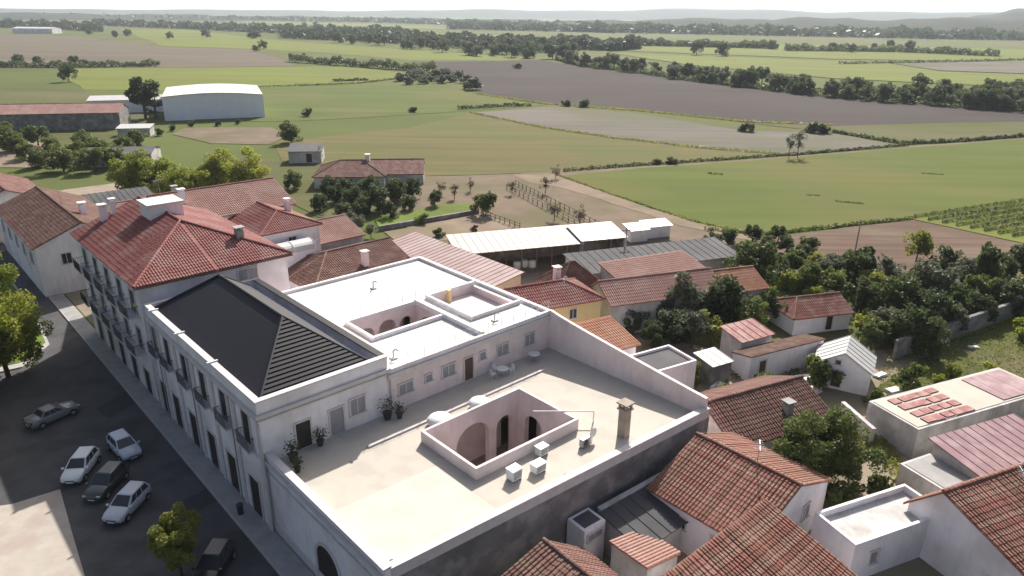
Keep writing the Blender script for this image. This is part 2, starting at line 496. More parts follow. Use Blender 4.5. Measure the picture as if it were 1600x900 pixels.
psheet('side_meadow', [(330, 244), (440, 250), (560, 262), (640, 280), (640, 330), (500, 340), (420, 300)], M_OLIVE, 0.04, 0.5, 6)
sheet('town_ground', [T(-10, -60), T(75, -75), T(75, 5), T(60, 25), T(30, 60), T(20, 130), T(-10, 130)], EARTH, 0.02)
# far strips of fields on the right, across the river
psheet('far_green_field', [(860, 62), (1640, 78), (1640, 96), (1300, 92), (1000, 80), (880, 74)], M_BRIGHT, 0.30, 4, 60)
psheet('far_grey_field', [(1395, 99), (1640, 93), (1640, 116), (1470, 110)], M_LAV, 0.28, 2, 40)
psheet('far_crop_field', [(950, 82), (1300, 95), (1390, 99), (1470, 112), (1640, 118), (1640, 138), (1300, 122), (1080, 102)], M_BRIGHT, 0.26, 2, 40)
psheet('far_pale_strip', [(380, 33), (560, 37), (780, 46), (760, 48), (540, 41), (380, 36)], M_BRIGHT, 0.5, 5, 80)
psheet('far_meadow_strip', [(620, 50), (820, 56), (800, 62), (700, 58)], M_BRIGHT, 0.4, 5, 80)

# hills closing the horizon
def hills(name, az0, az1, dist, prof, depth):
    m = MB()
    n = 90
    for i in range(n + 1):
        t = i / n
        az = R(az0 + (az1 - az0) * t)
        h = np.interp(t, [p[0] for p in prof], [p[1] for p in prof])
        h = h * (1 + 0.10 * math.sin(t * 37 + dist) + 0.06 * math.sin(t * 91 + 2)) + 2 * random.random()
        for dd, hh in ((0, -2), (depth * .5, h * .75), (depth, h), (depth * 1.5, h * .6), (depth * 2.2, -2)):
            m.v.append(((dist + dd) * math.sin(az), (dist + dd) * math.cos(az), hh))
    for i in range(n):
        for j in range(4):
            m.f.append((i * 5 + j, (i + 1) * 5 + j, (i + 1) * 5 + j + 1, i * 5 + j + 1))
    return m.build(name, M_HILL, smooth=True, kind='structure')


hills('wooded_hills', -50, 50, 6500, [(0, 22), (.3, 38), (.45, 60), (.55, 78), (.7, 95), (.85, 75), (1, 60)], 600)
hills('nearer_hills', 14, 42, 3300, [(0, 4), (.2, 16), (.4, 26), (.55, 34), (.60, 50), (.70, 72), (.85, 84), (1, 70)], 420)
hills('forest_ridge', -3, 46, 1780, [(0, 3), (.12, 14), (.25, 23), (.4, 30), (.55, 33), (.7, 36), (.82, 46), (1, 40)], 620)
hills('low_forest', -46, 2, 2900, [(0, 16), (.3, 18), (.6, 15), (1, 12)], 500)
hills('blue_mountain', 4, 24, 15500, [(0, 30), (.25, 215), (.45, 290), (.6, 230), (.8, 120), (1, 20)], 1500)


# ------------------------------------------------------------------ building parts
TILE_CACHE = {}


def barrel(L, w, h, step):
    """one run of overlapping half-round clay tiles, L long, lying along +y from the origin"""
    m = MB()
    k = max(1, int(round(L / step)))
    n = 5
    for i in range(k):
        y0, y1 = L * i / k, L * (i + 1) / k + 0.03
        for y, s_, dz in ((y0, 1.0, 0.03), (y1, 0.86, 0.0)):
            for j in range(n):
                a = math.pi * j / (n - 1)
                m.v.append((math.cos(a) * w * s_, y, math.sin(a) * h * s_ + dz))
        o = i * 2 * n
        for j in range(n - 1):
            m.f.append((o + j, o + n + j, o + n + j + 1, o + j + 1))
        m.f.append(tuple(o + j for j in range(n)))
    return m


def plane_frame(pts):
    p0, p1 = Vector(pts[0]), Vector(pts[1])
    e = (p1 - p0).normalized()
    nrm = Vector((0, 0, 0))
    n = len(pts)
    for i in range(n):
        a, b = Vector(pts[i]), Vector(pts[(i + 1) % n])
        nrm += a.cross(b)
    nrm.normalize()
    if nrm.z < 0:
        nrm = -nrm
    s = nrm.cross(e)
    if s.z < 0:
        s = -s
    return p0, e, s, nrm


def span(poly2, x):
    """interval of y where the line at x crosses a convex 2-D polygon"""
    ys = []
    n = len(poly2)
    for i in range(n):
        (x0, y0), (x1, y1) = poly2[i], poly2[(i + 1) % n]
        if (x0 - x) * (x1 - x) < 0:
            t = (x - x0) / (x1 - x0)
            ys.append(y0 + t * (y1 - y0))
    if len(ys) < 2:
        return None
    return min(ys), max(ys)


def tiled_plane(root, pts, m, name='roof', pitch=0.27, each=False, slab_m=None, thick=0.14, height=0.05):
    """roof slope: a slab with runs of barrel tiles; pts[0]-pts[1] is the eave, in the thing's own coordinates"""
    pl = MB().slab(pts, thick).build(name, slab_m or m, root)
    if pl.data.polygons[0].normal.z < 0:
        pl.data.flip_normals()
    p0, e, s, nrm = plane_frame(pts)
    poly2 = [((Vector(p) - p0).dot(e), (Vector(p) - p0).dot(s)) for p in pts]
    x0, x1 = min(p[0] for p in poly2), max(p[0] for p in poly2)
    k = max(1, int((x1 - x0) / pitch))
    allm = MB()
    rot = Matrix((e, s, nrm)).transposed().to_4x4()
    if e.cross(s).dot(nrm) < 0:
        rot = Matrix((-e, s, nrm)).transposed().to_4x4()
    for i in range(k):
        x = x0 + (i + 0.5) * (x1 - x0) / k
        sp = span(poly2, x)
        if not sp or sp[1] - sp[0] < 0.2:
            continue
        org = p0 + e * x + s * (sp[0] - 0.02 + random.uniform(-.04, .03))
        L = round((sp[1] - sp[0]) / 0.15) * 0.15
        if each:
            key = (L, m.name)
            if key not in TILE_CACHE:
                TILE_CACHE[key] = barrel(L, pitch * 0.42, height, 0.42).mesh('tile_run', m, False)
            o = bpy.data.objects.new('tile_run', TILE_CACHE[key])
            COL.objects.link(o)
            o.parent = pl
            mw = rot.copy()
            mw.translation = org + nrm * (random.uniform(-0.012, 0.02) + .015 * math.sin(x * 1.3))
            mw = mw @ Matrix.Rotation(random.uniform(-.008, .008), 4, 'Z')
            o.matrix_local = mw
        else:
            bm_ = barrel(L, pitch * 0.42, height, 0.5)
            mw = rot.copy()
            mw.translation = org + nrm * random.uniform(-0.004, 0.01)
            allm.add([mw @ Vector(v) for v in bm_.v], bm_.f)
    if not each and allm.v:
        allm.build('roof_tiles', m, pl, kind='stuff')
    return pl


def sheet_plane(root, pts, m, name='roof', pitch=0.9, thick=0.08, rib=0.05):
    """sheet-metal or fibre slope with raised ribs running down it"""
    pl = MB().slab(pts, thick).build(name, m, root)
    if pl.data.polygons[0].normal.z < 0:
        pl.data.flip_normals()
    p0, e, s, nrm = plane_frame(pts)
    poly2 = [((Vector(p) - p0).dot(e), (Vector(p) - p0).dot(s)) for p in pts]
    x0, x1 = min(p[0] for p in poly2), max(p[0] for p in poly2)
    k = max(1, int((x1 - x0) / pitch))
    allm = MB()
    for i in range(k + 1):
        x = min(max(x0 + i * (x1 - x0) / k, x0 + 0.03), x1 - 0.03)
        sp = span(poly2, x)
        if not sp:
            continue
        a_ = p0 + e * x + s * (sp[0] + .01)
        b_ = p0 + e * x + s * (sp[1] - .01)
        w = e * 0.05
        up = nrm * rib
        allm.add([a_ - w, a_ + w, b_ + w, b_ - w, a_ - w * .5 + up, a_ + w * .5 + up, b_ + w * .5 + up, b_ - w * .5 + up],
                 [(4, 5, 6, 7), (0, 1, 5, 4), (1, 2, 6, 5), (2, 3, 7, 6), (3, 0, 4, 7)])
    allm.build('roof_ribs', m, pl, kind='stuff')
    return pl


def ridge_cap(root, p0, p1, m, r=0.15):
    p0, p1 = Vector(p0), Vector(p1)
    d = p1 - p0
    k = max(1, int(d.length / 0.45))
    mb = MB()
    for i in range(k):
        a_, b_ = p0 + d * (i / k), p0 + d * ((i + 1.08) / k)
        mb.tube(a_, b_, r * 1.05, r * 0.88, 8)
    return mb.build('ridge_cap', m, root)


def window(root, side, pos, zc, w, h, box, kind='pane', frame_m=None, pane_m=None, name='window', sill=True):
    """window or door set on a wall; box = (x0,x1,y0,y1) walls of the thing; side S N W E = -y +y -x +x"""
    x0, x1, y0, y1 = box
    if side == 'S':
        o, ex, n = Vector((pos, y0, zc)), Vector((1, 0, 0)), Vector((0, -1, 0))
    elif side == 'N':
        o, ex, n = Vector((pos, y1, zc)), Vector((-1, 0, 0)), Vector((0, 1, 0))
    elif side == 'W':
        o, ex, n = Vector((x0, pos, zc)), Vector((0, -1, 0)), Vector((-1, 0, 0))
    else:
        o, ex, n = Vector((x1, pos, zc)), Vector((0, 1, 0)), Vector((1, 0, 0))
    ez = Vector((0, 0, 1))

    def bx(mb, u0, u1, v0, v1, d0, d1):
        vs = []
        for d in (d0, d1):
            for u, v in ((u0, v0), (u1, v0), (u1, v1), (u0, v1)):
                vs.append(o + ex * u + ez * v + n * d)
        mb.add(vs, [(0, 3, 2, 1), (4, 5, 6, 7), (0, 1, 5, 4), (1, 2, 6, 5), (2, 3, 7, 6), (3, 0, 4, 7)])

    fw = 0.12
    fr = MB()
    bx(fr, -w / 2 - fw, -w / 2, -h / 2, h / 2, -0.04, 0.10)
    bx(fr, w / 2, w / 2 + fw, -h / 2, h / 2, -0.04, 0.10)
    bx(fr, -w / 2 - fw, w / 2 + fw, h / 2, h / 2 + fw, -0.04, 0.11)
    if kind == 'pane' and w > 0.7:
        bx(fr, -0.03, 0.03, -h / 2, h / 2, 0.0, 0.05)
    f = fr.build(name, frame_m or TRIM, root)
    p = MB()
    bx(p, -w / 2, w / 2, -h / 2, h / 2, -0.02, 0.022)
    p.build('pane' if kind == 'pane' else 'door_leaf', pane_m or GLASS, f)
    if sill and kind == 'pane':
        s_ = MB()
        bx(s_, -w / 2 - 0.18, w / 2 + 0.18, -h / 2 - 0.12, -h / 2, -0.04, 0.17)
        s_.build('sill', TRIM, f)
    return f


def balcony(root, side, pos, z, w, depth, box, m=None):
    x0, x1, y0, y1 = box
    slab = MB()
    if side == 'W':
        slab.box(x0 - depth, x0 + 0.02, pos - w / 2, pos + w / 2, z - 0.14, z)
        b = slab.build('balcony', TRIM, root)
        r = MB()
        r.box(x0 - depth + 0.02, x0 - depth + 0.07, pos - w / 2 + .02, pos + w / 2 - .02, z + 0.98, z + 1.03)
        for yy in (pos - w / 2 + .03, pos + w / 2 - .07):
            r.box(x0 - depth + 0.02, x0, yy, yy + 0.04, z + 0.985, z + 1.025)
        k = int(w / 0.16)
        for i in range(k + 1):
            yy = pos - w / 2 + 0.04 + i * (w - 0.08) / k
            r.box(x0 - depth + 0.032, x0 - depth + 0.056, yy - .012, yy + .012, z, z + 0.98)
        for i in range(5):
            xx = x0 - depth + 0.1 + i * (depth - .1) / 5
            for yy in (pos - w / 2 + .04, pos + w / 2 - .05):
                r.box(xx, xx + .02, yy, yy + .02, z, z + 0.985)
        r.build('railing', METALD, b)
    return b


def chimney(root, x, y, z0, z1, w=0.55, m=None, cap=None):
    mb = MB().box(x - w / 2, x + w / 2, y - w / 2, y + w / 2, z0, z1)
    c = mb.build('chimney', m or WHITE, root)
    mb = MB().box(x - w * .68, x + w * .68, y - w * .68, y + w * .68, z1 + .22, z1 + .32)
    for sx in (-1, 1):
        for sy in (-1, 1):
            mb.box(x + sx * w * .38 - .06, x + sx * w * .38 + .06, y + sy * w * .38 - .06, y + sy * w * .38 + .06, z1, z1 + .22)
    mb.build('chimney_cap', cap or m or WHITE, c)
    return c


def house(name, label, b, a, w, d, eave, ridge, axis='b', hip=(0, 0), dr=0.0, wall=None, roof=None, over=0.35, each=False, wins=(), chims=(), cat='house', style='tile', mono=None, group=None, z0=-0.2, pitch=0.27, split=0.5, seams=None, parapet=0):
    """b,a: front-left corner in town coordinates, w along local x, d along local y. axis: direction the ridge runs.
    mono: 'S','N','W','E' = the low side of a single slope"""
    wall, roof = wall or WHITE, roof or OLDT
    ca, sa = math.cos(R(dr)), math.sin(R(dr))
    cb, caa = b + ca * w / 2 - sa * d / 2, a + sa * w / 2 + ca * d / 2
    t = town_thing(name, label, cat, cb, caa, dr, group)
    x0, x1, y0, y1 = -w / 2, w / 2, -d / 2, d / 2
    E, G, o = eave, ridge, over
    plane = (lambda p, nm='roof': tiled_plane(t, p, roof, nm, each=each, pitch=pitch)) if style == 'tile' else (lambda p, nm='roof': sheet_plane(t, p, roof, nm, pitch=pitch if pitch > .3 else .9))
    wb = MB()
    if mono == 'flat':
        wb.prism([(x0, y0), (x1, y0), (x1, y1), (x0, y1)], z0, E)
        wb.build('wall', wall, t)
        MB().box(x0 + .25, x1 - .25, y0 + .25, y1 - .25, E - .01, E + .05).build('roof', roof, t)
        if parapet:
            pb = MB()
            for q in ((x0, x1, y0, y0 + .22), (x0, x1, y1 - .22, y1), (x0, x0 + .22, y0 + .22, y1 - .22), (x1 - .22, x1, y0 + .22, y1 - .22)):
                pb.box(*q, E, E + parapet)
            pb.build('parapet', wall, t)
    elif mono:
        lo, hi = E, G
        hz = {'S': [lo, lo, hi, hi], 'N': [hi, hi, lo, lo], 'W': [lo, hi, hi, lo], 'E': [hi, lo, lo, hi]}[mono]
        wb.prism([(x0, y0), (x1, y0), (x1, y1), (x0, y1)], z0, hz)
        wb.build('wall', wall, t)
        up = 0.16
        if mono in 'SN':
            k = (hi - lo) / d * (1 if mono == 'S' else -1)
            base = lo if mono == 'S' else hi
            zf = lambda y: base + (y - y0) * k + up
            pts = [(x0 - o, y0 - o, zf(y0 - o)), (x1 + o, y0 - o, zf(y0 - o)), (x1 + o, y1 + o, zf(y1 + o)), (x0 - o, y1 + o, zf(y1 + o))]
            if mono == 'N':
                pts = [pts[2], pts[3], pts[0], pts[1]]
        else:
            k = (hi - lo) / w * (1 if mono == 'W' else -1)
            base = lo if mono == 'W' else hi
            zf = lambda x: base + (x - x0) * k + up
            pts = [(x0 - o, y1 + o, zf(x0 - o)), (x0 - o, y0 - o, zf(x0 - o)), (x1 + o, y0 - o, zf(x1 + o)), (x1 + o, y1 + o, zf(x1 + o))]
            if mono == 'E':
                pts = [pts[2], pts[3], pts[0], pts[1]]
        plane(pts)
    else:
        if axis == 'a':   # work with swapped axes
            sw = lambda x, y, z: (-y, x, z) if False else (y, x, z)
            X0, X1, Y0, Y1 = y0, y1, x0, x1
        else:
            sw = lambda x, y, z: (x, y, z)
            X0, X1, Y0, Y1 = x0, x1, y0, y1
        yr = Y0 + (Y1 - Y0) * split
        h0, h1 = hip
        up = 0.16
        # walls with gables where there is no hip
        poly = [(X0, Y0, E), (X1, Y0, E)] + ([(X1, yr, G)] if not h1 else []) + [(X1, Y1, E), (X0, Y1, E)] + ([(X0, yr, G)] if not h0 else [])
        p3 = [sw(*p) for p in poly]
        pl = [(p[0], p[1]) for p in p3]
        n = len(pl)
        vs = [(p[0], p[1], z0) for p in pl] + p3
        fs = [(i, (i + 1) % n, n + (i + 1) % n, n + i) for i in range(n)]
        wb.add(vs, fs)
        wb.build('wall', wall, t)
        k0 = (G - E) / (yr - Y0)
        k1 = (G - E) / (Y1 - yr)
        eS, eN = E - o * k0 + up, E - o * k1 + up
        Gz = G + up
        r0 = X0 + h0 if h0 else X0 - o * .6
        r1 = X1 - h1 if h1 else X1 + o * .6
        xe0 = X0 - (o if h0 else o * .6)
        xe1 = X1 + (o if h1 else o * .6)
        pS = [sw(*p) for p in ((xe0, Y0 - o, eS), (xe1, Y0 - o, eS), (r1, yr, Gz), (r0, yr, Gz))]
        pN = [sw(*p) for p in ((xe1, Y1 + o, eN), (xe0, Y1 + o, eN), (r0, yr, Gz), (r1, yr, Gz))]
        plane(pS)
        plane(pN)
        if h0:
            plane([sw(*p) for p in ((xe0, Y1 + o, eN), (xe0, Y0 - o, eS), (r0, yr, Gz))], 'roof_hip')
        if h1:
            plane([sw(*p) for p in ((xe1, Y0 - o, eS), (xe1, Y1 + o, eN), (r1, yr, Gz))], 'roof_hip')
        if style == 'tile':
            ridge_cap(t, sw(r0, yr, Gz + .04), sw(r1, yr, Gz + .04), roof)
            if h0:
                ridge_cap(t, sw(xe0, Y0 - o, eS + .05), sw(r0, yr, Gz + .04), roof, .13)
                ridge_cap(t, sw(xe0, Y1 + o, eN + .05), sw(r0, yr, Gz + .04), roof, .13)
            if h1:
                ridge_cap(t, sw(xe1, Y0 - o, eS + .05), sw(r1, yr, Gz + .04), roof, .13)
                ridge_cap(t, sw(xe1, Y1 + o, eN + .05), sw(r1, yr, Gz + .04), roof, .13)
    for wi in wins:
        kw = dict(wi[5]) if len(wi) > 5 else {}
        window(t, wi[0], wi[1], wi[2], wi[3], wi[4], (x0, x1, y0, y1), **kw)
    for c in chims:
        chimney(t, *c)
    return t


def arch_wall(length, z0, z1, arches, nseg=10):
    """wall in the x-z plane at y=0 with round-headed openings; arches = (x0, x1, spring, rise)"""
    m = MB()
    x = 0.0

    def quad(a, b, c, d):
        m.add([(a[0], 0, a[1]), (b[0], 0, b[1]), (c[0], 0, c[1]), (d[0], 0, d[1])], [(0, 1, 2, 3)])
    for (p, q, sp, rise) in arches:
        quad((x, z0), (p, z0), (p, z1), (x, z1))
        cx, hw = (p + q) / 2, (q - p) / 2
        prev = (p, sp)
        for i in range(1, nseg + 1):
            t = math.pi * (1 - i / nseg)
            cur = (cx + hw * math.cos(t), sp + rise * math.sin(t))
            quad(prev, cur, (cur[0], z1), (prev[0], z1))
            # reveal
            m.add([(prev[0], 0, prev[1]), (cur[0], 0, cur[1]), (cur[0], 0.5, cur[1]), (prev[0], 0.5, prev[1])], [(0, 1, 2, 3)])
            prev = cur
        for xx in (p, q):
            m.add([(xx, 0, z0), (xx, 0, sp), (xx, .5, sp), (xx, .5, z0)], [(0, 1, 2, 3)])
        x = q
    quad((x, z0), (length, z0), (length, z1), (x, z1))
    return m


def moved(mb, f):
    mb.v = [f(*v) for v in mb.v]
    return mb


# ------------------------------------------------------------------ the street
sheet('street', [T(-10.3, -60), T(-10.3, 140), T(-75, 170), T(-75, -60)], ASPH, 0.03)
sheet('lit_patch_paving', [at(-60, 800), at(20, 788), at(94, 765), at(112, 830), at(150, 960), at(-60, 960)], PAVE, 0.045)  # pale paving cut to the sunlit patch, its light partly painted in
for k_, (px_, py_) in enumerate(((300, 770), (255, 690), (120, 830))):
    q_ = at(px_, py_)
    MB().lathe(q_.x, q_.y, [(.36, .032), (.36, .042), (.30, .044)], 14).build('manhole_cover', METALD, kind='structure')
ASPH2 = mat('asphalt_patch', (0.055, 0.054, 0.056), (0.04, 0.04, 0.042), 1.5, .95)
sheet('road_patch', [at(260, 800), at(330, 760), at(350, 775), at(280, 818)], ASPH2, .036, .06, .5)
sheet('road_patch', [at(150, 640), at(215, 600), at(235, 615), at(170, 655)], ASPH2, .0362, .06, .5)
kb = MB().box(-12.0, -11.85, -40, 130, 0, 0.16)
pv = MB().box(-11.85, -10.25, -40, 130, 0, 0.15)
for nm, mb, m_ in (('kerb', kb, KERB), ('pavement', pv, CONC)):
    moved(mb, lambda x, y, z: tuple(T(x, y, z)))
    mb.build(nm, m_, kind='structure')
isl = [at(-30, 590), at(35, 575), at(78, 540), at(60, 500), at(20, 440), at(-60, 400), at(-120, 500)]
MB().prism([(p.x, p.y) for p in isl], 0, 0.16).build('square_kerb', KERB, kind='structure')
cx_, cy_ = sum(p.x for p in isl) / 7, sum(p.y for p in isl) / 7
MB().prism([(cx_ + (p.x - cx_) * .93, cy_ + (p.y - cy_) * .93) for p in isl], 0.1, 0.2).build('square_lawn', M_LAWN, kind='structure')

# ------------------------------------------------------------------ the main building
MAIN = town_thing('courtyard_building', 'large white building with black hipped roof, cream roof terrace and open patios', 'building', 0, 0)
# -- tall block by the street
X0, X1, Y0, Y1, PT = -10.3, 0.35, -0.3, 23.2, 10.8
tb = MB().prism([(X0, Y0), (X1, Y0), (X1, Y1), (X0, Y1)], -0.2, 10.0)
tall = tb.build('tall_block_wall', WHITE, MAIN)
pp = MB()
for q in ((X0 - .02, X1 + .02, Y0 - .02, Y0 + .38), (X0 - .02, X1 + .02, Y1 - .38, Y1 + .02), (X0 - .02, X0 + .38, Y0 + .38, Y1 - .38), (X1 - .38, X1 + .02, Y0 + .38, Y1 - .38)):
    pp.box(*q, 9.97, PT)
par = pp.build('parapet', WHITE, MAIN)
cp = MB()
for q in ((X0 - .07, X1 + .07, Y0 - .07, Y0 + .43), (X0 - .07, X1 + .07, Y1 - .43, Y1 + .07), (X0 - .07, X0 + .43, Y0 + .43, Y1 - .43)):
    cp.box(*q, PT, PT + .09)
cp.build('coping', TRIM, par)
MB().box(X1 - .5, X1 + .1, Y0 + .45, Y1 - .45, PT + .0, PT + .1).build('dark_flashing', BLACKR, par)
cn = MB()
for (z, e, hh) in ((9.55, .22, .28), (9.25, .10, .12), (6.15, .14, .2)):
    for q in ((X0 - e, X1 + e, Y0 - e, Y0 - .01), (X0 - e, X0 - .01, Y0, Y1)):
        if z < 7 and q[1] > 0:
            continue
        cn.box(*q, z, z + hh)
cn.build('cornice', TRIM, tall)
# pipe outlets on the parapet toward the street
for yy in (7.5, 14.5, 21):
    MB().box(X0 - .3, X0 + .55, yy, yy + .14, PT + .09, PT + .2).build('rain_spout', METALW, par)
# black hipped roof laid in horizontal courses
ex0, ex1, ey0, ey1, ez, rz = -9.75, -0.75, 0.35, 22.55, 10.45, 13.5
rx, ry0, ry1 = -4.75, 6.4, 18.9
rs = MB().add([(ex0, ey0, ez), (ex1, ey0, ez), (ex1, ey1, ez), (ex0, ey1, ez), (rx, ry0, rz), (rx, ry1, rz)],
              [(0, 1, 4), (1, 2, 5, 4), (2, 3, 5), (3, 0, 4, 5), (0, 3, 2, 1)])
blackroof = rs.build('black_roof', BLACKR, MAIN)


def courses(pa, pb, qa, qb, n, lift, nm):
    """horizontal roof courses between the eave pa-pb and the top edge qa-qb"""
    pa, pb, qa, qb = map(Vector, (pa, pb, qa, qb))
    nrm = (pb - pa).cross(((qa + qb) / 2) - pa).normalized()
    if nrm.z < 0:
        nrm = -nrm
    for i in range(n):
        t0, t1 = i / n, (i + 1) / n
        a0, b0, a1, b1 = pa.lerp(qa, t0), pb.lerp(qb, t0), pa.lerp(qa, t1), pb.lerp(qb, t1)
        am, bm = a0.lerp(a1, .55), b0.lerp(b1, .55)
        l0, lm = nrm * lift, nrm * (lift * .95)
        mb = MB().add([a0, b0, b0 + l0, a0 + l0, bm + lm, am + lm, b1 + nrm * .004, a1 + nrm * .004],
                      [(0, 1, 2, 3), (3, 2, 4, 5), (5, 4, 6, 7)])
        mb.build(nm, BLACKR, blackroof)


courses((ex0, ey0, ez), (ex1, ey0, ez), (rx, ry0, rz), (rx, ry0, rz), 17, 0.13, 'roof_course')
courses((ex0, ey1, ez), (ex0, ey0, ez), (rx, ry1, rz), (rx, ry0, rz), 15, 0.007, 'roof_course')
courses((ex1, ey0, ez), (ex1, ey1, ez), (rx, ry0, rz), (rx, ry1, rz), 15, 0.05, 'roof_course')
for p_, q_ in (((ex0, ey0, ez), (rx, ry0, rz)), ((ex1, ey0, ez), (rx, ry0, rz)), ((rx, ry0, rz), (rx, ry1, rz)), ((ex0, ey1, ez), (rx, ry1, rz)), ((ex1, ey1, ez), (rx, ry1, rz))):
    MB().tube(Vector(p_) + Vector((0, 0, .06)), Vector(q_) + Vector((0, 0, .06)), .12, .12, 8).build('ridge_cap', BLACKR, blackroof)
BX = (X0, X1, Y0, Y1)
SH = dict(kind='pane', pane_m=SHUT)
window(MAIN, 'S', -7.1, 6.95, 1.15, 2.2, BX, kind='door', pane_m=DARKDOOR, name='door')
window(MAIN, 'S', -4.35, 6.95, 1.15, 2.2, BX, kind='door', pane_m=SHUT, name='door')
window(MAIN, 'S', -2.5, 7.6, 1.25, 1.35, BX, kind='pane', pane_m=SHUT)
# street front: french windows with balconies above, tall doorways below
for i, yy in enumerate((1.9, 6.0, 10.1, 14.2, 18.3, 21.6)):
    window(MAIN, 'W', yy, 7.85, 1.25, 2.7, BX, kind='door', pane_m=GLASS if i % 2 else DARKDOOR, name='french_window')
    balcony(MAIN, 'W', yy, 6.42, 2.1, 0.55, BX)
    window(MAIN, 'W', yy, 1.85, 1.7, 3.4, BX, kind='door', pane_m=DARKDOOR, name='door')
# -- terrace block
FZ, LP = 5.8, 6.6
outer = [(-10.1, -15.6), (19.3, -17.9), (18.9, -.32), (-10.1, -.32)]
inn = [(0.0, -11.6), (9.7, -11.9), (9.7, -5.6), (0.0, -5.6)]


def ringfaces(mb, o, i, z):
    n0 = len(mb.v)
    mb.v += [(p[0], p[1], z) for p in o] + [(p[0], p[1], z) for p in i]
    mb.f += [tuple(n0 + k for k in q) for q in ((0, 1, 5, 4), (1, 2, 6, 5), (2, 3, 7, 6), (3, 0, 4, 7))]


w_ = MB()
for k in range(3):
    p, q = outer[k], outer[(k + 1) % 4]
w_.add([(p[0], p[1], -0.2) for p in outer] + [(p[0], p[1], FZ - .05) for p in outer], [(3, 0, 4, 7), (1, 2, 6, 5), (2, 3, 7, 6)])
lowwall = w_.build('terrace_block_wall', WHITE, MAIN)
MB().add([(outer[0][0], outer[0][1], -.2), (outer[1][0], outer[1][1], -.2), (outer[1][0], outer[1][1], FZ - .05), (outer[0][0], outer[0][1], FZ - .05)], [(0, 1, 2, 3)]).build('south_wall', WALLDARK, MAIN, label='dark rendered side wall with lighter blotches')  # one dark mottled colour over the whole side wall
fl = MB()
ringfaces(fl, outer, inn, FZ)
fl.build('terrace_floor', TERR, MAIN)


def wall_strip(mb, p, q, th, z0, z1a, z1b=None):
    """upright wall strip from p to q, thickness th to the left of p->q"""
    z1b = z1a if z1b is None else z1b
    p, q = Vector((*p, 0)), Vector((*q, 0))
    d = (q - p).normalized()
    n = Vector((-d.y, d.x, 0)) * th
    vs = []
    for z_p, z_q in ((z0, z0), (z1a, z1b)):
        for r_, z in ((p, z_p), (q, z_q), (q + n, z_q), (p + n, z_p)):
            vs.append((r_.x, r_.y, z))
    mb.add(vs, [(0, 3, 2, 1), (4, 5, 6, 7), (0, 1, 5, 4), (1, 2, 6, 5), (2, 3, 7, 6), (3, 0, 4, 7)])


lp = MB()
wall_strip(lp, (outer[3][0], outer[3][1]), outer[0], .4, FZ - .06, LP)
lp.build('street_parapet', WHITE, MAIN)
lp = MB()
wall_strip(lp, (outer[0][0] + .4, outer[0][1] - .03), (outer[1][0], outer[1][1]), .55, FZ - .06, LP - .05)
lp.build('south_parapet', TRIM, MAIN)
lc = MB()
for (z, e, hh) in ((LP - .02, .1, .12), (5.95, .18, .22), (5.2, .1, .14)):
    lc.box(outer[0][0] - e, outer[0][0] + (.45 if z > 6.4 else -.01), outer[0][1], outer[3][1], z, z + hh)
lc.box(outer[0][0] - .08, outer[0][0] - .005, outer[0][1], Y1, 0, .9)
lc.build('cornice', TRIM, lowwall)
# sloping-topped boundary wall on the far side of the terrace
ew = MB()
prev = None
NS = 14
pA, pB = Vector((18.9, -.32, 0)), Vector((19.3, -17.6, 0))
for i in range(NS + 1):
    t = i / NS
    p = pA.lerp(pB, t)
    z = 9.75 - 2.35 * (t ** 0.85)
    ew.v += [(p.x - .32, p.y, FZ - .06), (p.x - .32, p.y, z), (p.x, p.y, z), (p.x, p.y, -.2)]
    if i:
        o_ = (i - 1) * 4
        for j in range(3):
            ew.f.append((o_ + j, o_ + j + 1, o_ + 4 + j + 1, o_ + 4 + j))
ew.f += [(0, 3, 2, 1), (NS * 4, NS * 4 + 1, NS * 4 + 2, NS * 4 + 3)]
ew.build('boundary_wall', PINKW, MAIN)
# patio sunk into the terrace
pw = MB()
n4 = len(inn)
PH = 6.75
for k in range(4):
    p, q = inn[k], inn[(k + 1) % 4]
    d = (Vector((*q, 0)) - Vector((*p, 0))).normalized()
    n = Vector((d.y, -d.x, 0)) * .22
    p2, q2 = (p[0] + n.x - d.x * .22, p[1] + n.y - d.y * .22), (q[0] + n.x + d.x * .22, q[1] + n.y + d.y * .22)
    pw.add([(p[0], p[1], PH), (q[0], q[1], PH), (q2[0], q2[1], PH), (p2[0], p2[1], PH), (p2[0], p2[1], FZ - .03), (q2[0], q2[1], FZ - .03)],
           [(0, 1, 2, 3), (3, 2, 5, 4)])
pw.build('patio_parapet', PINKW, MAIN)


def patio(x0, x1, y0, y1, ztop, arcsN, arcsE, arcsS, arcsW, m, fm):
    Ln, Le = x1 - x0, y1 - y0
    out = []
    for L, arcs, f in ((Ln, arcsN, lambda x, y, z: (x0 + x, y1 + y, z)), (Ln, arcsS, lambda x, y, z: (x0 + x, y0 - y, z)),
                       (Le, arcsE, lambda x, y, z: (x1 + y, y0 + x, z)), (Le, arcsW, lambda x, y, z: (x0 - y, y0 + x, z))):
        mb = moved(arch_wall(L, 0, ztop, arcs), f)
        mb.build('arcade_wall', m, MAIN)
        g_ = moved(MB().add([(0, 2.2, 0), (L, 2.2, 0), (L, 2.2, ztop - 1.05), (0, 2.2, ztop - 1.05)], [(0, 1, 2, 3)]), f)
        g_.build('gallery_back', m, MAIN)
    MB().box(x0 - 2.2, x1 + 2.2, y0 - 2.2, y1 + 2.2, -.02, .06).build('patio_floor', fm, MAIN)


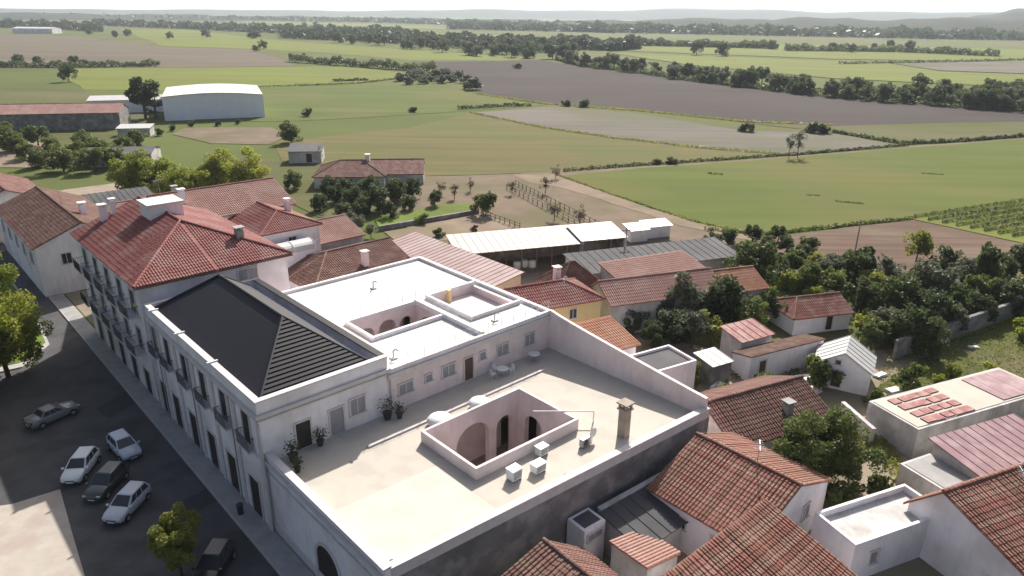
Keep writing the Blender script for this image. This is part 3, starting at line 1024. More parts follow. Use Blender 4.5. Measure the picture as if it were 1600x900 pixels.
patio(0.0, 9.7, -11.75, -5.6, PH, [(.5, 2.3, 3.9, .9), (3.0, 6.4, 3.9, 1.5), (7.2, 9.0, 3.9, .9)], [(.8, 2.8, 3.9, .9), (3.4, 5.4, 3.9, .9)], [(3.0, 6.4, 3.9, 1.5)], [(.8, 2.8, 3.9, .9), (3.4, 5.4, 3.9, .9)], PINKW, BEIGEC)
# kerb across the terrace
MB().box(-3.6, 15, -3.5, -3.28, FZ - .02, FZ + .14).build('terrace_kerb', TRIM, MAIN)
MB().box(-3.6, 15, -3.28, -3.16, FZ - .02, FZ + .07).build('drain_channel', CONC, MAIN)
# brighter coating on the southern half of the terrace, drains and seams
MB().add([(-9.68, -15.05, FZ + .004), (-1.2, -15.7, FZ + .004), (-1.2, -8.6, FZ + .004), (-9.68, -8.1, FZ + .004)], [(0, 1, 2, 3)]).build('floor_coating', mat('newer_terrace_screed', (0.57, 0.525, 0.46), (0.51, 0.465, 0.405), .5, .85, c3=(.44, .40, .345), scale3=.5), MAIN)
for xx, yy in ((-8.9, -14.4), (5.0, -15.4), (16.5, -16.4), (-5.5, -4.2)):
    MB().lathe(xx, yy, [(.14, FZ), (.14, FZ + .02)], 10).build('floor_drain', METALD, MAIN)
for yy in (4.0, 12.2, 20.4):
    MB().tube((X0 - .2, yy + .4, 0), (X0 - .2, yy + .4, 9.5), .055, .055, 8).build('downpipe', METALG, MAIN)
MB().tube((X1 + .12, Y0 - .14, FZ), (X1 + .12, Y0 - .14, 9.3), .05, .05, 8).build('downpipe', METALG, MAIN)
# arched gate and doorway in the low street front
for nm, yy, w2, sp, ri in (('arched_gate', -8.6, 1.45, 2.3, 1.35), ('arched_gate', -13.2, 1.3, 2.3, 1.2)):
    m_ = MB()
    pts = [(-w2, 0), (w2, 0)] + [(w2 * math.cos(math.pi * i / 12), sp + ri * math.sin(math.pi * i / 12)) for i in range(13)]
    m_.add([(outer[0][0] - .03, yy + p[0], p[1]) for p in pts] + [(outer[0][0] + .1, yy + p[0], p[1]) for p in pts], [tuple(range(len(pts)))] + [(i, (i + 1) % 15, 15 + (i + 1) % 15, 15 + i) for i in range(15)])
    gt = m_.build(nm, DARKDOOR, MAIN)
    s_ = MB()
    for i in range(13):
        t0 = math.pi * (i - .5) / 12
        t1 = math.pi * (i + .5) / 12
        for (ra, rb) in ((1.0, 1.16),):
            vs = []
            for xx in (outer[0][0] - .12, outer[0][0] + .02):
                for tt, rr in ((t0, ra), (t1, ra), (t1, rb), (t0, rb)):
                    vs.append((xx, yy + w2 * rr * math.cos(tt), max(sp - .05, sp + ri * rr * math.sin(tt))))
            s_.add(vs, [(0, 1, 2, 3), (0, 1, 5, 4), (2, 3, 7, 6), (1, 2, 6, 5), (3, 0, 4, 7)])
    s_.box(outer[0][0] - .12, outer[0][0] + .02, yy - w2 * 1.16, yy - w2, 0, sp)
    s_.box(outer[0][0] - .12, outer[0][0] + .02, yy + w2, yy + w2 * 1.16, 0, sp)
    s_.build('stone_surround', TRIM, gt)
# pilaster strips between doorways of the street front
for yy in (-.3, 4, 8.1, 12.2, 16.3, 20.4, 23.0):
    MB().box(X0 - .12, X0 - .005, yy - .25, yy + .25, 0, 9.2).build('pilaster', TRIM, MAIN)

# -- north wing with white flat roofs and a second patio
WZ = 9.35
bc = [0.4, 3.0, 10.4, 12.3, 17.9, 18.9]
ac = [-.3, 3.6, 5.8, 10.0, 10.3, 21.0]
wg = MB()
wg.add([(.36, -.3, -.2), (18.9, -.3, -.2), (18.9, -.3, WZ - .1), (.36, -.3, WZ - .1), (18.9, 21, -.2), (.36, 21, -.2), (18.9, 21, WZ - .1), (.36, 21, WZ - .1)],
       [(0, 1, 2, 3), (1, 4, 6, 2), (4, 5, 7, 6)])
wing = wg.build('wing_wall', PINKW, MAIN)
rf = MB()
for i in range(5):
    for j in range(5):
        x0, x1, y0, y1 = bc[i], bc[i + 1], ac[j], ac[j + 1]
        if 3.0 <= x0 < 10.4 and 5.8 <= y0 < 10.0:
            continue
        if 12.3 <= x0 < 17.9 and 3.6 <= y0 < 10.3:
            continue
        rf.add([(x0, y0, WZ), (x1, y0, WZ), (x1, y1, WZ), (x0, y1, WZ)], [(0, 1, 2, 3)])
rf.build('white_roof', ROOFW, MAIN)
patio(3.0, 10.4, 5.8, 10.0, WZ, [(.8, 2.6, 7.7, .8), (3.1, 5.1, 7.7, .95), (5.5, 7.0, 7.7, .7)], [(.6, 3.4, 7.7, .9)], [(.8, 2.6, 7.7, .8)], [], PINKW, BEIGEC)
lt = MB()
for q in ((12.3, 17.9, 10.28, 10.3), (12.3, 12.32, 3.6, 10.3), (17.88, 17.9, 3.6, 10.3), (12.3, 17.9, 3.6, 3.62)):
    lt.box(*q, 8.6, WZ)
lt.box(12.3, 17.9, 3.6, 10.3, 8.5, 8.62)
lt.build('sunken_terrace', PINKW, MAIN)
MB().box(14.2, 14.6, 9.6, 10.0, 8.62, 9.9).build('terrace_pillar', YELLOW, MAIN)
wp = MB()
for q in ((.36, 18.9, -.35, -.05), (.36, 18.9, 20.7, 21.05), (18.55, 18.95, -.05, 20.7), (.36, .66, -.05, 20.7)):
    wp.box(*q, WZ - .1, WZ + .3)
wp.box(2.7, 3.0, 5.5, 10.3, WZ - .01, WZ + .32)
wp.box(3.0, 10.4, 5.5, 5.8, WZ - .01, WZ + .36)
wp.box(3.0, 10.4, 10.0, 10.3, WZ - .01, WZ + .36)
wp.box(10.4, 10.75, .0, 10.3, WZ - .01, WZ + .45)
wp.box(12.0, 12.3, 3.3, 10.6, WZ - .01, WZ + .4)
wp.box(12.3, 18.2, 3.3, 3.6, WZ - .01, WZ + .4)
wp.box(12.3, 18.2, 10.3, 10.6, WZ - .01, WZ + .4)
wp.build('roof_upstand', WHITE, MAIN)
MB().box(.3, 18.98, -.52, -.36, 8.9, 9.25).build('wing_cornice', TRIM, wing)


def railing(p, q, z, h=0.95, sp=1.5):
    mb = MB()
    p, q = Vector((*p, z)), Vector((*q, z))
    k = max(1, int((q - p).length / sp))
    for i in range(k + 1):
        c = p.lerp(q, i / k)
        mb.box(c.x - .018, c.x + .018, c.y - .018, c.y + .018, z, z + h)
    for hh in (h, h * .5):
        mb.tube(p + Vector((0, 0, hh)), q + Vector((0, 0, hh)), .015, .015, 6)
    return mb.build('railing', METALW, MAIN)


railing((.8, -.2), (10.5, -.2), WZ + .3)
railing((2.85, 10.15), (10.55, 10.15), WZ + .3)
railing((10.6, 3.6), (10.6, 10.2), WZ + .4)
railing((11, -.2), (18.6, -.2), WZ + .3)
WX = (.36, 18.9, -.3, 21)
for xx, zc, w2, h2, kd in ((2.0, 7.5, 1.3, .9, 'pane'), (4.3, 7.6, .6, .6, 'pane'), (6.4, 7.55, 1.3, 1.0, 'pane'), (8.6, 6.95, .95, 2.15, 'door'), (10.2, 7.7, .65, .7, 'pane'), (12.6, 7.5, 1.3, 1.0, 'pane'), (16.0, 7.5, 1.2, 1.1, 'pane')):
    window(MAIN, 'S', xx, zc, w2, h2, WX, kind=kd, pane_m=BROWNWOOD if kd == 'door' else SHUT, name='door' if kd == 'door' else 'window')

# ------------------------------------------------------------------ things on the roofs
def on_main(name, label, cat, b, a, z, dr=0, group=None):
    return town_thing(name, label, cat, b, a, dr, group, z)


for i, (b_, a_, r_, lb) in enumerate(((2.3, -4.45, 1.0, 'large white domed skylight beside the patio corner on the terrace'), (6.3, -4.5, .88, 'smaller white domed skylight beside the middle of the patio parapet'))):
    t = on_main('domed_skylight', lb, 'skylight', b_, a_, FZ, group='domed skylights on the terrace')
    MB().lathe(0, 0, [(r_ * .92, 0), (r_ * .92, .38), (r_ * 1.05, .42), (r_ * 1.05, .5)], 20).build('curb', WHITE, t, True)
    MB().lathe(0, 0, [(r_ * math.cos(k * math.pi / 14), .5 + r_ * .42 * math.sin(k * math.pi / 14)) for k in range(7)] + [(.02, .5 + r_ * .42)], 20).build('dome', METALW, t, True)

for b_, a_, s_, lb in ((1.9, -13.4, (.88, .7, .85), 'tall white box unit at the end of the row by the south parapet'),
                       (3.75, -13.9, (.98, .66, .68), 'low white box unit between two others by the south parapet'),
                       (5.4, -12.6, (.82, .6, .7), 'white box unit tucked against the patio parapet')):
    t = on_main('air_handler', lb, 'air unit', b_, a_, FZ, group='white units beside the patio')
    sx, sy, sz = s_
    MB().box(-sx / 2, sx / 2, -sy / 2, sy / 2, .08, sz).build('casing', METALW, t)
    MB().box(-sx / 2 - .04, sx / 2 + .04, -sy / 2 - .04, sy / 2 + .04, sz, sz + .06).build('lid', METALW, t)
    for k in range(5):
        MB().box(-sx / 2 + .08, sx / 2 - .08, -sy / 2 - .025, -sy / 2 - .001, .2 + k * .11, .27 + k * .11).build('louvre', METALG, t)
    for sxx in (-1, 1):
        MB().box(sxx * sx * .35 - .06, sxx * sx * .35 + .06, -sy / 2, sy / 2, 0, .08).build('foot', METALD, t)
t = on_main('condenser_unit', 'grey condenser unit with round fan beside the south parapet', 'air unit', 8.6, -14.0, FZ)
MB().box(-.45, .45, -.18, .18, .06, .75).build('casing', METALG, t)
MB().add([(-.1 + .27 * math.cos(k * math.pi / 8), -.186, .4 + .27 * math.sin(k * math.pi / 8)) for k in range(16)], [tuple(range(16))]).build('fan_grille', METALD, t)
for xx in (-.3, .3):
    MB().box(xx - .04, xx + .04, -.18, .18, 0, .06).build('foot', METALD, t)
t = on_main('satellite_dish', 'small pale dish on a short mast beside the condenser unit', 'satellite dish', 9.5, -13.9, FZ)
MB().tube((0, 0, 0), (0, 0, .7), .03).build('mast', METALG, t)
ds = MB()
for k in range(5):
    for j in range(14):
        rr = k * .1
        ds.v.append((rr * math.cos(j * math.pi / 7), -.08 - .25 * rr * rr * -1 - .05, .75 + rr * math.sin(j * math.pi / 7)))
for k in range(4):
    for j in range(14):
        ds.f.append((k * 14 + j, k * 14 + (j + 1) % 14, (k + 1) * 14 + (j + 1) % 14, (k + 1) * 14 + j))
ds.build('dish', METALW, t, True)
# chimney tower
t = on_main('roof_chimney', 'tall square masonry chimney with flat capped top on the terrace', 'chimney', 11.9, -15.0, FZ)
MB().box(-.34, .34, -.34, .34, 0, 2.3).build('shaft', BEIGEC, t)
MB().box(-.46, .46, -.46, .46, 2.3, 2.45).build('collar', BEIGEC, t)
for sx in (-1, 1):
    for sy in (-1, 1):
        MB().box(sx * .3 - .08, sx * .3 + .08, sy * .3 - .08, sy * .3 + .08, 2.45, 2.8).build('cap_post', BEIGEC, t)
MB().box(-.5, .5, -.5, .5, 2.8, 2.92).build('cap_slab', BEIGEC, t)
# white pipe lying across the patio parapet
t = on_main('roof_pipe', 'long white pipe lying across the corner of the patio parapet', 'pipe', 9.7, -9.8, FZ)
MB().tube((-1.7, .8, .99), (1.9, -2.4, .99), .055, .055, 8).build('pipe', METALW, t)
MB().tube((1.9, -2.4, 0), (1.9, -2.4, 1.04), .055, .055, 8).build('standpipe', METALW, t)
# vents on the white roofs
for b_, a_, lb in ((9.6, 16.3, 'bent pipe vent on the rear white flat roof'), (2.2, 1.6, 'bent pipe vent on the white roof beside the black roof'), (13.6, 1.9, 'bent pipe vent on the white roof by the sunken terrace')):
    t = on_main('roof_vent', lb, 'vent', b_, a_, WZ, group='vents on the white roofs')
    MB().box(-.25, .25, -.25, .25, 0, .12).build('base', METALG, t)
    v = MB().tube((0, 0, .1), (0, 0, .7), .06, .06, 10)
    v.tube((0, 0, .68), (.16, -.1, .85), .06, .06, 10).tube((.16, -.1, .84), (.32, -.2, .7), .06, .075, 10)
    v.build('pipe', METALG, t)
# plant pots and chairs outside the doors


def potted(b_, a_, s_, lb, m_, grp=None):
    t = on_main('potted_plant', lb, 'plant', b_, a_, FZ, group=grp)
    MB().lathe(0, 0, [(.16 * s_, 0), (.24 * s_, .36 * s_), (.26 * s_, .4 * s_), (.2 * s_, .38 * s_)], 12).build('pot', METALD, t)
    mb = MB()
    for k in range(160):
        c = Vector(RNG.normal(0, .2 * s_, 3)) + Vector((0, 0, .8 * s_))
        u = Vector(RNG.normal(0, 1, 3)).normalized() * .09
        w2 = u.orthogonal().normalized() * .05
        mb.add([c - u, c + w2, c + u, c - w2], [(0, 1, 2, 3)])
    mb.tube((0, 0, .3 * s_), (0, 0, .8 * s_), .02, .015, 5)
    mb.build('foliage', m_, t)


potted(-8.5, -1.3, 1.5, 'large dark potted plant left of the open dark doorway', L_DARK)
potted(-6.1, -.8, 1.2, 'dark potted plant between the dark doorway and the grey door', L_DARK)
potted(-8.9, -2.7, 1.0, 'small dark potted plant standing by the street parapet', L_DARK)
potted(-.3, -1.0, 1.6, 'grey green potted shrub where the tall block meets the pink wing', L_GREY)
potted(.5, -1.5, 1.1, 'smaller grey green potted shrub in front of the pink wing', L_GREY)


def garden_table(b_, a_, lb):
    t = on_main('garden_table', lb, 'table', b_, a_, FZ, 12)
    MB().lathe(0, 0, [(.55, .70), (.55, .74)], 16).build('table_top', METALW, t)
    MB().tube((0, 0, 0), (0, 0, .7), .04).build('stem', METALG, t)
    MB().lathe(0, 0, [(.3, 0), (.28, .04)], 12).build('foot', METALG, t)


def garden_chair(b_, a_, dr, lb):
    t = on_main('garden_chair', lb, 'chair', b_, a_, FZ, dr, 'white chairs by the pink wing')
    MB().box(-.22, .22, -.22, .22, .42, .46).build('seat', METALW, t)
    MB().box(-.22, .22, .19, .23, .46, .9).build('backrest', METALW, t)
    for sx in (-1, 1):
        for sy in (-1, 1):
            MB().box(sx * .2 - .02, sx * .2 + .02, sy * .2 - .02, sy * .2 + .02, 0, .42).build('leg', METALW, t)


garden_table(11.4, -1.6, 'round white garden table in front of the pink wing')
for b_, a_, dr in ((10.5, -1.4, 80), (12.3, -1.8, -100), (11.3, -.8, 0)):
    garden_chair(b_, a_, dr, 'white garden chair drawn up to the round terrace table')
garden_table(15.6, -1.4, 'round white garden table in the corner by the boundary wall')

# ------------------------------------------------------------------ neighbours
W_ = lambda *a, **k: (*a, k)
# three-storey apartment house up the street
AP = town_thing('apartment_house', 'three storey white apartment house with red tiled roof and street balconies', 'building', 0, 36)
ax0, ax1, ay0, ay1 = -10.3, 4.3, -11.6, 10.6
ae, ag = 12.4, 15.2
rb_ = -3.0
ap = MB().add([(ax0, ay0, -.2), (ax1, ay0, -.2), (ax1, ay1, -.2), (ax0, ay1, -.2), (ax0, ay0, ae), (ax1, ay0, ae), (ax1, ay1, ae), (ax0, ay1, ae), (rb_, ay1, ag)],
              [(0, 1, 5, 4), (1, 2, 6, 5), (2, 3, 7, 8, 6), (3, 0, 4, 7)])
ap.build('wall', WHITE, AP)
ap2 = MB().add([(.2, 11.4, -.2), (16.4, 11.4, -.2), (16.4, 23.6, -.2), (.2, 23.6, -.2), (.2, 11.4, 11.3), (16.4, 11.4, 11.3), (16.4, 23.6, 11.3), (.2, 23.6, 11.3), (16.4, 17.5, 13.5), (.2, 17.5, 13.5)], [(0, 1, 5, 4), (1, 2, 6, 8, 5), (2, 3, 7, 6), (3, 0, 4, 9, 7)])
ap2.build('rear_wing_wall', WHITE, AP)
ov = .45
kz = (ag - ae) / (rb_ - ax0)
el = ae - ov * kz + .14
gz = ag + .14
hs_ = ay0 + 8.6
tiled_plane(AP, [(ax0 - ov, ay1 + .2, el), (ax0 - ov, ay0 - ov, el), (rb_, hs_, gz), (rb_, ay1 + .2, gz)], REDT)
tiled_plane(AP, [(ax0 - ov, ay0 - ov, el), (ax1 + ov, ay0 - ov, el), (rb_, hs_, gz)], REDT, 'roof_hip')
tiled_plane(AP, [(ax1 + ov, ay0 - ov, el), (ax1 + ov, ay1 + .2, el), (rb_, ay1 + .2, gz), (rb_, hs_, gz)], REDT)
# rear wing gable along x
wy = 17.5
tiled_plane(AP, [(-.2, 10.8, 11.25), (16.8, 10.8, 11.25), (16.8, wy, 13.66), (-.2, wy, 13.66)], PINKT)
tiled_plane(AP, [(16.8, 24.2, 11.25), (-.2, 24.2, 11.25), (-.2, wy, 13.66), (16.8, wy, 13.66)], REDT)
for p_, q_ in (((ax0 - ov, ay0 - ov, el + .06), (rb_, hs_, gz + .05)), ((ax1 + ov, ay0 - ov, el + .06), (rb_, hs_, gz + .05)), ((rb_, hs_, gz + .05), (rb_, ay1, gz + .05)), ((-.2, wy, 13.7), (16.8, wy, 13.7))):
    ridge_cap(AP, p_, q_, REDT, .15)
MB().box(ax0 - ov - .02, ax1 + ov + .02, ay0 - ov - .12, ay0 - ov, el - .26, el - .1).build('gutter', BROWNT, AP)
# roof house and chimneys
MB().box(-4.7, -1.2, 1.2, 4.4, 13.8, 16.3).build('roof_house', WHITE, AP)
MB().box(-4.9, -1.0, 1.0, 4.6, 16.3, 16.45).build('roof_house_slab', ROOFW, AP)
chimney(AP, -7.4, 9.0, 12.8, 15.2, .7)
chimney(AP, -6.2, 9.4, 13.2, 15.6, .55)
chimney(AP, 1.2, -7.6, 12.6, 14.6, .75, CONC)
chimney(AP, 3.2, 15.0, 12.4, 14.3, .7)
BXA = (ax0, ax1, ay0, ay1)
for zf in (1.2, 5.1, 9.0):
    for i, yy in enumerate((-9.3, -5.2, -1.0, 3.2, 7.4)):
        if zf > 2:
            window(AP, 'W', yy, zf + 1.15, 1.5, 2.3, BXA, kind='door', pane_m=GLASS, name='balcony_door')
            balcony(AP, 'W', yy, zf, 2.8, 1.1, BXA)
        else:
            window(AP, 'W', yy, 1.5, 1.8, 2.7, BXA, kind='door', pane_m=DARKDOOR, name='door')
window(AP, 'S', -2.9, 11.0, .8, .7, BXA, pane_m=SHUT)
window(AP, 'S', .0, 11.0, 1.9, 1.3, BXA, pane_m=SHUT)
window(AP, 'S', 1.9, 7.4, 1.1, 1.2, BXA, pane_m=SHUT)

house('street_house', 'two storey white street house with dark brown tiled roof beyond the apartment house', -12.2, 63, 11.7, 27, 6.8, 9.2, axis='a', roof=BROWNT, wall=WHITE,
      wins=[('S', -2.5, 4.8, 1.1, 1.4), ('S', 2.0, 4.8, 1.1, 1.4)] + [('W', y, 4.8, 1.1, 1.6) for y in (-10, -5, 0, 5, 10)], chims=[(2.0, -6, 8, 10, .8)])
house('street_house', 'low old street house with purple brown roof further up the street', -16, 95, 12, 20, 6.0, 8.4, axis='a', roof=BROWNT, wall=WHITE_OLD, wins=[('S', 0, 4, 1.1, 1.4)])
house('flat_roofed_house', 'small white box house with flat roof beside the red apartment roof', 1.0, 66, 8, 6, 7.6, 0, mono='flat', roof=GREYR, parapet=.4, wins=[('S', 0, 5.9, 1.2, 1.1)])
house('tiled_house', 'low house with faded pink roof behind the white box house', 2.5, 76, 12, 9, 5.0, 7.0, axis='b', roof=PINKT, wall=WHITE_OLD, chims=[(3, 0, 6, 8.3, .8, CONC)])
house('metal_shed', 'grey sheet roofed shed behind the street houses', 0.5, 92, 11, 9, 4.4, 5.5, axis='b', roof=GREYR, wall=WHITE_OLD, style='sheet')
house('tiled_house', 'tiled house with bright red hipped roof behind the apartment house', 7.6, 37.8, 7.6, 9.2, 10.6, 12.1, axis='a', hip=(3.6, 0), roof=REDT, wins=[('S', 0, 9.0, 1, 1.2)], chims=[(2.4, 1.0, 10.9, 12.8, .6)])
house('tiled_house', 'house with wide dark brown hipped roof behind the white flat roofs', 8.2, 26.6, 14.0, 12.2, 6.3, 8.3, axis='b', hip=(5, 0), roof=BROWNT, chims=[(1.0, -4.0, 6.8, 8.7, .7, PINKW)], wins=[('S', 4, 4.4, 1, 1.2)])
house('tiled_house', 'small house with old pinkish roof stepped behind the dark brown hipped roof', 15.8, 39.6, 6.8, 9.6, 7.3, 8.9, axis='b', roof=PINKT, wall=WHITE_OLD)
# barrel-roofed white canopy
t = town_thing('barrel_canopy', 'white barrel vaulted canopy roof beside the red roofed apartment house', 'canopy', 8.7, 36.0)
mb = MB()
NB = 16
for xx in (-4.2, 4.2):
    for k in range(11):
        aa = math.pi * k / 10
        mb.v.append((xx, 1.45 * math.cos(aa), 8.6 + 1.0 * math.sin(aa)))
for k in range(10):
    mb.f.append((k, k + 1, 12 + k, 11 + k))
mb.f += [tuple(range(11)), tuple(range(21, 10, -1))]
mb.build('vault', LIGHTSH, t, False)
for xx in (-4.2, -1.4, 1.4, 4.2):
    rr = MB()
    for k in range(10):
        a0, a1 = math.pi * k / 10, math.pi * (k + 1) / 10
        rr.tube((xx, 1.48 * math.cos(a0), 8.6 + 1.03 * math.sin(a0)), (xx, 1.48 * math.cos(a1), 8.6 + 1.03 * math.sin(a1)), .05, .05, 5)
    rr.build('rib', METALW, t)
MB().box(-4.15, 4.15, -1.4, 1.4, -.2, 8.6).build('wall', WHITE, t)

house('long_shed', 'long low shed with pale pink sheet roof behind the white flat roofs', 24.2, 17.5, 7.6, 23, 4.4, 5.4, mono='W', roof=PINKSH, wall=PINKW, style='sheet')
# open-fronted barn
def open_shed(name, label, b, a, w, d, dr, zf, zb, roof, back, nposts, deep=.3):
    ca, sa = math.cos(R(dr)), math.sin(R(dr))
    t = town_thing(name, label, 'shed', b + ca * w / 2 - sa * d / 2, a + sa * w / 2 + ca * d / 2, dr)
    x0, x1, y0, y1 = -w / 2, w / 2, -d / 2, d / 2
    sheet_plane(t, [(x0 - deep, y0 - deep, zf), (x1 + deep, y0 - deep, zf), (x1 + deep, y1 + deep, zb), (x0 - deep, y1 + deep, zb)], roof, pitch=1.1)
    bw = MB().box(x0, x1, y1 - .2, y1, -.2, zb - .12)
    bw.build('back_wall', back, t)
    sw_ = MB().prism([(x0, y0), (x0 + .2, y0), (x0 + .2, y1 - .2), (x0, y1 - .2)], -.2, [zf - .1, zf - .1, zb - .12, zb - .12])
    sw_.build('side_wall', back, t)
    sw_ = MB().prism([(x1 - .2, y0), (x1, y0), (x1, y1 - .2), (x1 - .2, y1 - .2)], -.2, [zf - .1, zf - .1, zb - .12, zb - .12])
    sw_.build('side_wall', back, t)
    for k in range(1, nposts):
        xx = x0 + w * k / nposts
        MB().box(xx - .1, xx + .1, y0, y0 + .2, -.2, zf - .09).build('post', BROWNWOOD, t)
    MB().box(x0 + .2, x1 - .2, y0 + .02, y0 + .16, zf - .32, zf - .1).build('front_beam', BROWNWOOD, t)
    return t


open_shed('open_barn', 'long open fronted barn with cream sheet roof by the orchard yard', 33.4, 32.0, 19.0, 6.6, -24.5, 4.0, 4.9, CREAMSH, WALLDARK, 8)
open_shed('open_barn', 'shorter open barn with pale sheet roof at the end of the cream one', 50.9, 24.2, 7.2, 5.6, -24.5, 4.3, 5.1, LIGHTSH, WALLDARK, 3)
house('grey_shed', 'wide low shed with dark grey sheet roof in front of the open barns', 40.6, 14.4, 24.5, 6.2, 4.0, 4.7, mono='S', dr=-22, roof=GREYR, wall=WHITE_OLD, style='sheet', pitch=1.2)
house('tiled_house', 'small house with steep dark brown pyramid roof behind the yellow house', 32.6, 11.6, 6.4, 5.6, 4.3, 6.9, axis='b', hip=(2.9, 2.9), dr=-20, roof=BROWNT, wall=WHITE_OLD)
house('tiled_house', 'low house with faded salmon single slope roof beside the grey shed', 40.6, 8.4, 13.0, 5.0, 4.6, 5.4, mono='S', dr=-18, roof=PINKT, wall=WHITE_OLD)
house('tiled_house', 'long low house with dusty pinkish tiled roof in front of the grey shed', 34.8, 5.2, 15.6, 5.8, 4.1, 5.7, axis='b', dr=-23.5, roof=PINKT, wall=WHITE_OLD, split=.6)
house('tiled_house', 'small orange tiled house end beyond the long brown roof', 49.3, -1.4, 6.0, 5.8, 3.9, 5.4, axis='b', dr=-23.5, roof=ORANGET, wall=WHITE_OLD, split=.6)
house('yellow_house', 'yellow walled house with red hipped tiled roof beside the white wing', 22.4, 8.0, 10.5, 6.4, 5.75, 7.2, axis='b', hip=(0, 3.2), dr=-18, wall=YELLOW, roof=REDT, each=False,
      wins=[('S', -3.2, 4.5, .9, 1.1), ('S', 1.6, 4.5, .9, 1.1), ('E', 0, 3.8, 1, 1.2)], chims=[(2.0, 1.6, 6.2, 8.2, .7, PINKW)])
house('small_house', 'narrow white house with orange tiled roof against the boundary wall', 20.6, -3.4, 6.2, 4.6, 5.2, 6.2, mono='S', dr=-13, wall=WHITE, roof=ORANGET, wins=[('S', 1.5, 2.6, .9, 1.0)])
house('flat_roofed_house', 'small white house with grey flat roof stepped below the orange tiled one', 22.9, -9.2, 6.0, 4.0, 4.6, 0, mono='flat', dr=-13, wall=WHITE, roof=GREYR, parapet=.3, wins=[('S', 0, 2.2, .8, .9)])
house('tiled_house', 'low house with shaded brown tiled roof behind the boundary wall corner', 20.9, -19.6, 11.2, 8.0, 3.0, 4.9, axis='b', dr=-17, roof=BROWNT, wall=WHITE_OLD, each=True, chims=[(1.5, -2.6, 3.4, 4.6, .7, CONC)])
house('tiled_house', 'white gabled house with rust brown tiled slope next to the courtyard', 10.4, -27.0, 10.8, 8.2, 3.7, 5.7, axis='a', dr=-1, roof=OLDT, wall=WHITE, each=True, split=.53, over=.3,
      wins=[('S', 2.2, 2.6, .8, 1.1, dict(pane_m=SHUT)), ('W', 1.2, 2.4, .7, .8), ('W', -1.6, 2.4, .7, .8)])
house('tiled_house', 'house with wide orange brown single slope roof below the gabled white house', -3.5, -33.2, 16.3, 7.4, 3.2, 5.3, mono='S', dr=-2, roof=OLDT, wall=WHITE, each=True, over=.3)
house('tiled_house', 'house with long brown tiled roof beside the dark south wall', -10.6, -28.8, 12.6, 10.2, 3.0, 5.4, axis='a', dr=-3, roof=BROWNT, wall=WHITE_OLD, each=True, split=.74, over=.3)
house('lean_to', 'tiny lean-to with salmon tiled roof in the courtyard', 4.2, -23.4, 3.2, 3.0, 2.6, 3.3, mono='E', dr=-2, roof=PINKT, wall=WHITE_OLD, cat='shed', over=.15)
house('courtyard_annex', 'small white annex with slatted window against the dark south wall', 3.6, -18.6, 2.0, 1.7, 3.5, 0, mono='flat', dr=-4, wall=WHITE, roof=GREYR, cat='annex', wins=[('S', 0, 2.8, 1.3, .5, dict(pane_m=SHUT))])
house('courtyard_store', 'low weathered white store with dark roof in the courtyard', 6.0, -21.6, 4.3, 3.4, 2.7, 3.2, mono='S', dr=-4, wall=WHITE_OLD, roof=GREYR, style='sheet', cat='shed')
house('white_annex', 'weathered white flat roofed annex with parapet next to the gabled house', 16.2, -31.4, 8.8, 3.6, 2.8, 0, mono='flat', dr=-20, wall=WHITE, roof=WHITE_OLD, parapet=.55, cat='annex', wins=[('S', -2.4, 1.7, .7, 1.0, dict(pane_m=SHUT))])
house('tiled_house', 'white house with broad reddish brown tiled roof beside the narrow lane', 20.0, -41.2, 17, 9.6, 3.5, 5.9, axis='b', dr=-20, roof=OLDT, wall=WHITE, each=True, over=.3, split=.77, wins=[('W', -2.0, 1.6, .9, 1.2)])
house('flat_roofed_house', 'long low flat roofed outbuilding with striped red and cream roof panels', 35.2, -28.8, 18, 5.2, 3.0, 0, mono='flat', dr=-19.5, wall=WHITE_OLD, roof=CREAMSH, parapet=.0)
house('metal_roofed_house', 'low house with rosy pink sheet roof in front of the striped outbuilding', 32.4, -34.4, 10, 4.2, 2.6, 3.2, mono='S', dr=-20, wall=WHITE_OLD, roof=PINKMETAL, style='sheet')
house('grey_store', 'small store with pale mottled flat roof beside the pink sheet roof', 29.0, -33.6, 3.6, 4.6, 2.0, 0, mono='flat', dr=-18, wall=WHITE_OLD, roof=CONC, cat='shed')
# panels laid on the striped outbuilding
for k in range(4):
    ca, sa = math.cos(R(-19.5)), math.sin(R(-19.5))
    lx, ly = 4.6, 0.75 + k * 1.15
    t = town_thing('roof_panel', 'long narrow red roof panel lying on the flat roofed outbuilding', 'roof panel', 35.2 + ca * lx - sa * ly, -28.8 + sa * lx + ca * ly, -19.5, 'red panels on the outbuilding', 3.06)
    for j in range(5):
        o_ = MB().box(-3.0 + j * 1.2, -1.82 + j * 1.2 + random.uniform(-.25, .05), -.4 + random.uniform(-.05, .08), .4, 0, .07 + .02 * random.random()).build('sheet', REDSH if random.random() < .8 else PINKT, t)
        o_.rotation_euler = (0, 0, R(random.uniform(-2, 2)))
t = town_thing('roof_panel', 'wide dusty red roof panel at the far end of the striped outbuilding', 'roof panel', 35.2 + ca * 14.6 + .33 * 2.6, -28.8 + sa * 14.6 + .94 * 2.6, -19.5, None, 3.06)
for j in range(5):
    MB().box(-2.8 + j * 1.12, -1.7 + j * 1.12, -2.1, 2.1, 0, .07 + .012 * (j % 2)).build('sheet', PINKMETAL, t)
